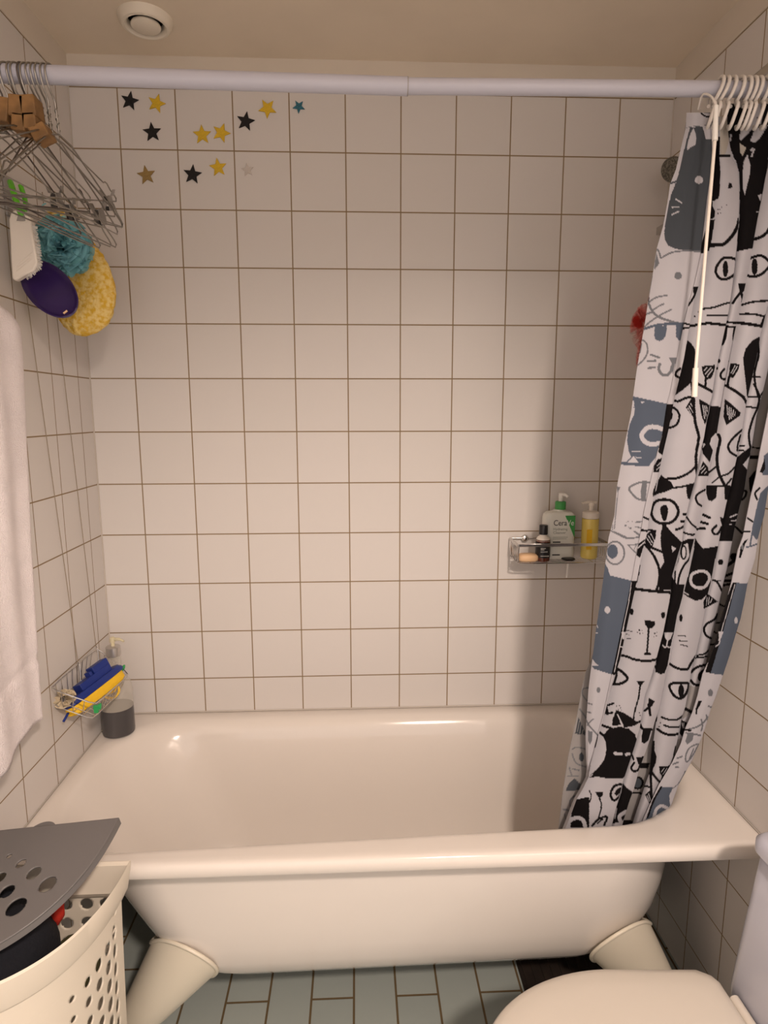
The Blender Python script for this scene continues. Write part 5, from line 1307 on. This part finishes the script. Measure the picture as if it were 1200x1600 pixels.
# ================================================================ LAUNDRY HAMPER
HZ = 0.643
def quarter(a, b_, z, cx=XL + .006, cy=-0.700, n=2.5, seg=40, rc=0.0):
    out = [Vector((cx, cy, z))]
    for k in range(seg + 1):
        t = PI / 2 * k / seg
        out.append(Vector((cx + a * math.cos(t) ** (2 / n), cy - b_ * math.sin(t) ** (2 / n), z)))
    return out[::-1]
ham = empty('laundry_hamper', (0.0, -0.83, 0), 'cream plastic corner laundry hamper with holes, standing before the bath', 'laundry basket')
def qring(a, b_, z, ins=0.0):
    q = quarter(a - ins, b_ - ins, z, XL + .006 + ins, -0.700 - ins)
    return q
def sheet(name, us, vs_, f, holes, m, parent, thick, off=-1.0):
    """grid surface f(u, v) with clean elliptic holes [(u0, v0, ru, rv)], given thickness"""
    us = np.array(us); vs_ = np.array(vs_); U, V = np.meshgrid(us, vs_, indexing='ij')
    inside = np.zeros(U.shape, bool)
    cell = max(np.abs(np.diff(us)).max(), np.abs(np.diff(vs_)).max())
    for u0, v0, ru, rv in holes:
        du, dv = U - u0, V - v0; rho = np.sqrt((du / ru) ** 2 + (dv / rv) ** 2) + 1e-9
        tol = 0.62 * cell / min(ru, rv)
        snap = (rho > 1 - tol) & (rho < 1 + tol)
        U = np.where(snap, u0 + du / rho, U); V = np.where(snap, v0 + dv / rho, V)
        rho2 = np.where(snap, 1.0, rho); inside |= rho2 <= 1.0001
    mb = MB(); nu_, nv_ = U.shape
    vv = [f(float(U[i, j]), float(V[i, j])) for i in range(nu_) for j in range(nv_)]
    ff = []
    for i in range(nu_ - 1):
        for j in range(nv_ - 1):
            if inside[i, j] and inside[i + 1, j] and inside[i, j + 1] and inside[i + 1, j + 1]: continue
            ff.append((i * nv_ + j, (i + 1) * nv_ + j, (i + 1) * nv_ + j + 1, i * nv_ + j + 1))
    used = sorted({k for q in ff for k in q}); mp = {k: n for n, k in enumerate(used)}
    mb.add([vv[k] for k in used], [tuple(mp[k] for k in q) for q in ff])
    o = mb.build(name, m, parent, smooth=True, sharp=40)
    md = o.modifiers.new('thickness', 'SOLIDIFY'); md.thickness = thick; md.offset = off
    return o
def hscale(z): return float(np.interp(z, [0, .02, .50, .58], [.93, .94, .99, 1.0]))
# outline of the body as a path: along the bath, round the arc, back along the wall
cxh, cyh = XL + .006, -0.700
A_, B2_ = .266, .276
arc = []
for k in range(161):
    t = PI / 2 * k / 160
    arc.append((A_ * math.cos(t) ** .8 if k < 160 else 0.0, -B2_ * math.sin(t) ** .8))
path = [(A_ * k / 20, 0.0) for k in range(20)] + arc + [(0.0, -B2_ * (1 - k / 20)) for k in range(1, 21)]
cum = [0.0]
for a, b_ in zip(path[:-1], path[1:]): cum.append(cum[-1] + math.hypot(b_[0] - a[0], b_[1] - a[1]))
def hwall(u, z):
    px_ = float(np.interp(u, cum, [p[0] for p in path])); py_ = float(np.interp(u, cum, [p[1] for p in path]))
    k = hscale(z)
    return (cxh + px_ * k, cyh + py_ * k, z)
def arc_u(deg):
    return float(np.interp(20 + deg / 90 * 160, range(len(cum)), cum))
hol = []
for deg, z0, ru, rv in ((5, .520, .0075, .0145), (9.5, .510, .010, .014), (15.5, .505, .0095, .012), (22, .500, .0075, .0092), (30, .500, .0055, .0060)):
    for k in range(9):
        hol.append((arc_u(deg), z0 - .0415 * k, ru, rv)); hol.append((arc_u(90 - deg), z0 - .0415 * k, ru, rv))
hol.insert(0, (arc_u(4), .5615, .006, .009))
for xx in (.0385 - cxh, .079 - cxh, -.003 - cxh, .117 - cxh):
    for zz in (.550, .508, .466, .424): hol.append((xx, zz, .0125, .0125))
us_ = np.linspace(0, cum[-1], int(cum[-1] / .0032)); zs_ = np.linspace(.02, .578, 175)
sheet('body', us_, zs_, hwall, hol, M['cream'], ham, 0.003, 1.0)
bt_ = [Vector((cxh + a * .94, cyh + b_ * .94, .006)) for a, b_ in path[::4]]
MB().rings([[p for p in bt_], [p + Vector((0, 0, .016)) for p in bt_]]).build('base', M['cream'], ham)
hm = MB()
R = [qring(.262, .272, .570, .002), qring(.276, .286, .575), qring(.282, .292, .583), qring(.291, .301, .632), qring(.292, .302, .643), qring(.292, .302, .647, .006), qring(.292, .302, .643, .013),
     qring(.286, .296, .60, .013), qring(.280, .290, .585, .016), qring(.264, .274, .574, .010)]
R.append(R[0])
hm.rings(R, False, False)
hm.build('rim', M['cream'], ham, smooth=True, sharp=30)
# ridges round the body
rdg = MB()
for z, k in ((.545, .0), (.522, .0)):
    q = qring(.2655, .2755, z)[:-1]
    rdg.tube([p for p in q[1:-1]], 0.0018, 6)
rdg.build('ridge', M['cream'], ham, smooth=True)
# lid: same outline, resting tilted on the load
lid_c = Vector((XL + .007, -0.700, 0.712))
_n = Vector((-0.17, -0.20, 0.965)).normalized()
_x = Vector((math.cos(math.radians(-4)), math.sin(math.radians(-4)), 0)); _x = (_x - _n * _x.dot(_n)).normalized(); _y = _n.cross(_x)
RM = Matrix.Identity(3)
tilt = Matrix((_x, _y, _n)).transposed()
def lidp(x, y, z): return lid_c + RM @ (tilt @ Vector((x, y, z)))
def lring(a, b_, z, ins=0.0, n=2.5):
    out = [lidp(ins, -ins, z)]
    for k in range(41):
        t = PI / 2 * k / 40
        out.append(lidp(ins + (a - 2 * ins) * math.cos(t) ** (2 / n), -ins - (b_ - 2 * ins) * math.sin(t) ** (2 / n), z))
    return out[::-1]
la_, lb_ = 0.292, 0.272
def lidgrid(u, v):
    """u, v = position in the plane of the lid measured from its corner"""
    return lidp(u, -v, 0.0)
la_i, lb_i = la_, lb_
lh = []
for a, b_, r_ in ((25.5, 1417.6, .0165), (74.4, 1382.5, .0150), (53, 1365, .0125), (33, 1350, .0090), (14.5, 1338.5, .0050), (11.5, 1393.6, .0125), (0, 1372, .0105), (-14, 1352, .008), (-40, 1410, .014), (-20, 1440, .016)):
    nu = RM @ (tilt @ Vector((0, 0, 1)))
    d_ = Vector(ROT @ np.array([(a - 600) / FPX, 1.0, (800 - b_) / FPX])); tt_ = (lid_c - Vector(CAM)).dot(nu) / d_.dot(nu)
    p = Vector(CAM) + d_ * tt_ - lid_c
    q = tilt.inverted() @ (RM.inverted() @ p)
    lh.append((q.x, -q.y, r_))
# grid in a squared-off polar frame so that the outer rows follow the arc
gn = 150
mb = MB(); P_ = np.zeros((gn + 1, gn + 1, 2))
for i in range(gn + 1):
    for j in range(gn + 1):
        a = i / gn; b_ = j / gn
        # map the unit square onto the quarter superellipse
        m_ = max(a, b_, 1e-6); th = math.atan2(b_, a)
        rr5 = (abs(math.cos(th)) ** 2.5 + abs(math.sin(th)) ** 2.5) ** (-1 / 2.5)
        P_[i, j] = (m_ * rr5 * math.cos(th) * la_, m_ * rr5 * math.sin(th) * lb_)
ins_ = np.zeros((gn + 1, gn + 1), bool)
for u0, v0, r_ in lh:
    d2 = P_ - np.array([u0, v0]); rho = np.sqrt((d2 ** 2).sum(-1)) + 1e-9
    tol = .0012
    sn = np.abs(rho - r_) < tol
    P_[sn] = np.array([u0, v0]) + d2[sn] / rho[sn][:, None] * r_
    ins_ |= (rho < r_) | sn
ff = []
for i in range(gn):
    for j in range(gn):
        if ins_[i, j] and ins_[i + 1, j] and ins_[i, j + 1] and ins_[i + 1, j + 1]: continue
        ff.append((i * (gn + 1) + j, (i + 1) * (gn + 1) + j, (i + 1) * (gn + 1) + j + 1, i * (gn + 1) + j + 1))
used = sorted({k for q in ff for k in q}); mp = {k: n for n, k in enumerate(used)}
mb.add([lidp(float(P_[k // (gn + 1), k % (gn + 1)][0]), -float(P_[k // (gn + 1), k % (gn + 1)][1]), 0) for k in used], [tuple(mp[k] for k in q) for q in ff])
lido = mb.build('lid', M['grey_lid'], ham, smooth=True, sharp=30)
md = lido.modifiers.new('thickness', 'SOLIDIFY'); md.thickness = .003; md.offset = 0
MB().rings([lring(la_, lb_, .0014), lring(la_, lb_, -.013), lring(la_, lb_, -.013, .003), lring(la_, lb_, .0012, .003), lring(la_, lb_, .0014)], False, False).build('lid_skirt', M['grey_lid'], ham, smooth=True, sharp=30)
MB().rings([[lidp(.140 + r_ * math.cos(t), -.018 + r_ * math.sin(t) * 1.0, z) for t in [2 * PI * k / 32 for k in range(32)]] for r_, z in ((.028, -.010), (.030, -.008), (.030, -.001), (.028, .0008))]).build('tab', M['grey_lid'], ham, smooth=True)

# the load
def lump(name, c, s, m, lab, seed, cat='clothing', grp=None, sub=4, amp=.22):
    import bmesh
    bm = bmesh.new(); bmesh.ops.create_icosphere(bm, subdivisions=sub, radius=1)
    from mathutils import noise
    for v in bm.verts:
        d_ = v.co.normalized(); n = noise.noise(d_ * 1.6 + Vector((seed, 0, 0))) + .45 * abs(noise.noise(d_ * 4 + Vector((0, seed, 0))))
        v.co = Vector((d_.x * s[0], d_.y * s[1], d_.z * s[2])) * (1 + amp * n)
    mesh = bpy.data.meshes.new(name); bm.to_mesh(mesh); bm.free(); mesh.shade_smooth()
    o = bpy.data.objects.new(name, mesh); col.objects.link(o); o.location = c; mesh.materials.append(m)
    return tag(o, lab, cat, grp)
lump('folded_clothes', (-.010, -.845, .560), (.095, .105, .088), M['navy'], 'dark navy clothes heaped in the laundry hamper', 3.1, amp=.12)
lump('folded_clothes', (-.036, -.780, .572), (.058, .055, .085), M['navy'], 'black garment under the lid at the wall side of the hamper', 6.3, amp=.1)
lump('olive_cloth', (.085, -.775, .49), (.045, .045, .045), M['olive'], 'dark olive garment beside the navy clothes in the hamper', 5.2)
lump('red_cloth', (.052, -.760, .592), (.014, .013, .028), M['redcloth'], 'bit of red cloth between hamper lid and navy clothes', 8.0, sub=3)

# ================================================================ TOILET
toi = empty('toilet', (1.15, -0.96, 0), 'toilet with a closed cream lid and white tank, lower right corner', 'toilet')
def dshape(z, s=1.0, ins=0.0, x1=1.318, xm=1.10, xf=0.825, yc=-0.962, hw_=0.193):
    out = []; hw_ -= ins; x1 -= ins; xf += ins; rc = .03
    for k in range(41):
        t = PI / 2 + PI * k / 40
        out.append(Vector((xm + (xm - xf) * math.cos(t) * 1.0, yc + hw_ * math.sin(t), z)))
    # out goes +y side -> front -> -y side ; then the back edge
    out += [Vector((x1 - rc, yc - hw_ * .93, z)), Vector((x1 - .008, yc - hw_ * .88, z)), Vector((x1, yc - hw_ * .80, z)),
            Vector((x1, yc + hw_ * .80, z)), Vector((x1 - .008, yc + hw_ * .88, z)), Vector((x1 - rc, yc + hw_ * .95, z))]
    return out
MB().rings([dshape(.412, ins=.012), dshape(.412, ins=.002), dshape(.418, ins=0), dshape(.424, ins=.001), dshape(.430, ins=.006), dshape(.4335, ins=.018), dshape(.4350, ins=.05)]).build('lid', M['seat'], toi, smooth=True, sharp=60)
MB().rings([dshape(.392, ins=.012), dshape(.392, ins=.002), dshape(.400, ins=0), dshape(.408, ins=.003), dshape(.4115, ins=.014)]).build('seat', M['seat'], toi, smooth=True, sharp=60)
def bowl(z, sc_, sh_=0.0, x1=1.34):
    out = []
    for p in dshape(z, ins=.012):
        out.append(Vector((1.16 + sh_ + (p.x - 1.16) * sc_, -0.962 + (p.y + .962) * sc_, z)))
    return out
MB().rings([bowl(0, .60, .06), bowl(.03, .58, .06), bowl(.12, .56, .06), bowl(.22, .66, .05), bowl(.31, .88, .02), bowl(.37, .98, 0), bowl(.390, 1.0, 0)]).build('bowl', M['ceramic'], toi, smooth=True, sharp=60)
for y in (-0.87, -1.05):
    MB().tube([(1.326, y - .03, .420), (1.326, y + .03, .420)], .010, 14).build('hinge', M['seat'], toi, smooth=True)
def tring(z, xf, yo, ins=0.0): return rrect(xf + ins, XR - .004 - ins, -1.150 + yo + ins, -0.775 - yo - ins, .035, z, 8, (.012, .012, .012, .05)) if False else rrect(xf + ins, XR - .004 - ins, -1.150 + yo + ins, -0.775 - yo - ins, .03, z, 8, (.008, .035, .035, .008))
MB().rings([tring(.300, 1.36, .03), tring(.385, 1.340, .012), tring(.41, 1.338, .010), tring(.55, 1.352, .012), tring(.690, 1.368, .014), tring(.700, 1.370, .016, .006)]).build('tank', M['ceramic'], toi, smooth=True, sharp=50)
MB().rings([tring(.7005, 1.364, .008, .004), tring(.704, 1.361, .006), tring(.722, 1.361, .006), tring(.731, 1.364, .008, .005), tring(.734, 1.37, .010, .014)]).build('tank_lid', M['ceramic'], toi, smooth=True, sharp=60)
MB().lathe([(.018, 0), (.020, .002), (.018, .007), (.004, .009)], (1.43, -.965, .734), 24).build('flush_button', M['chrome'], toi, smooth=True)
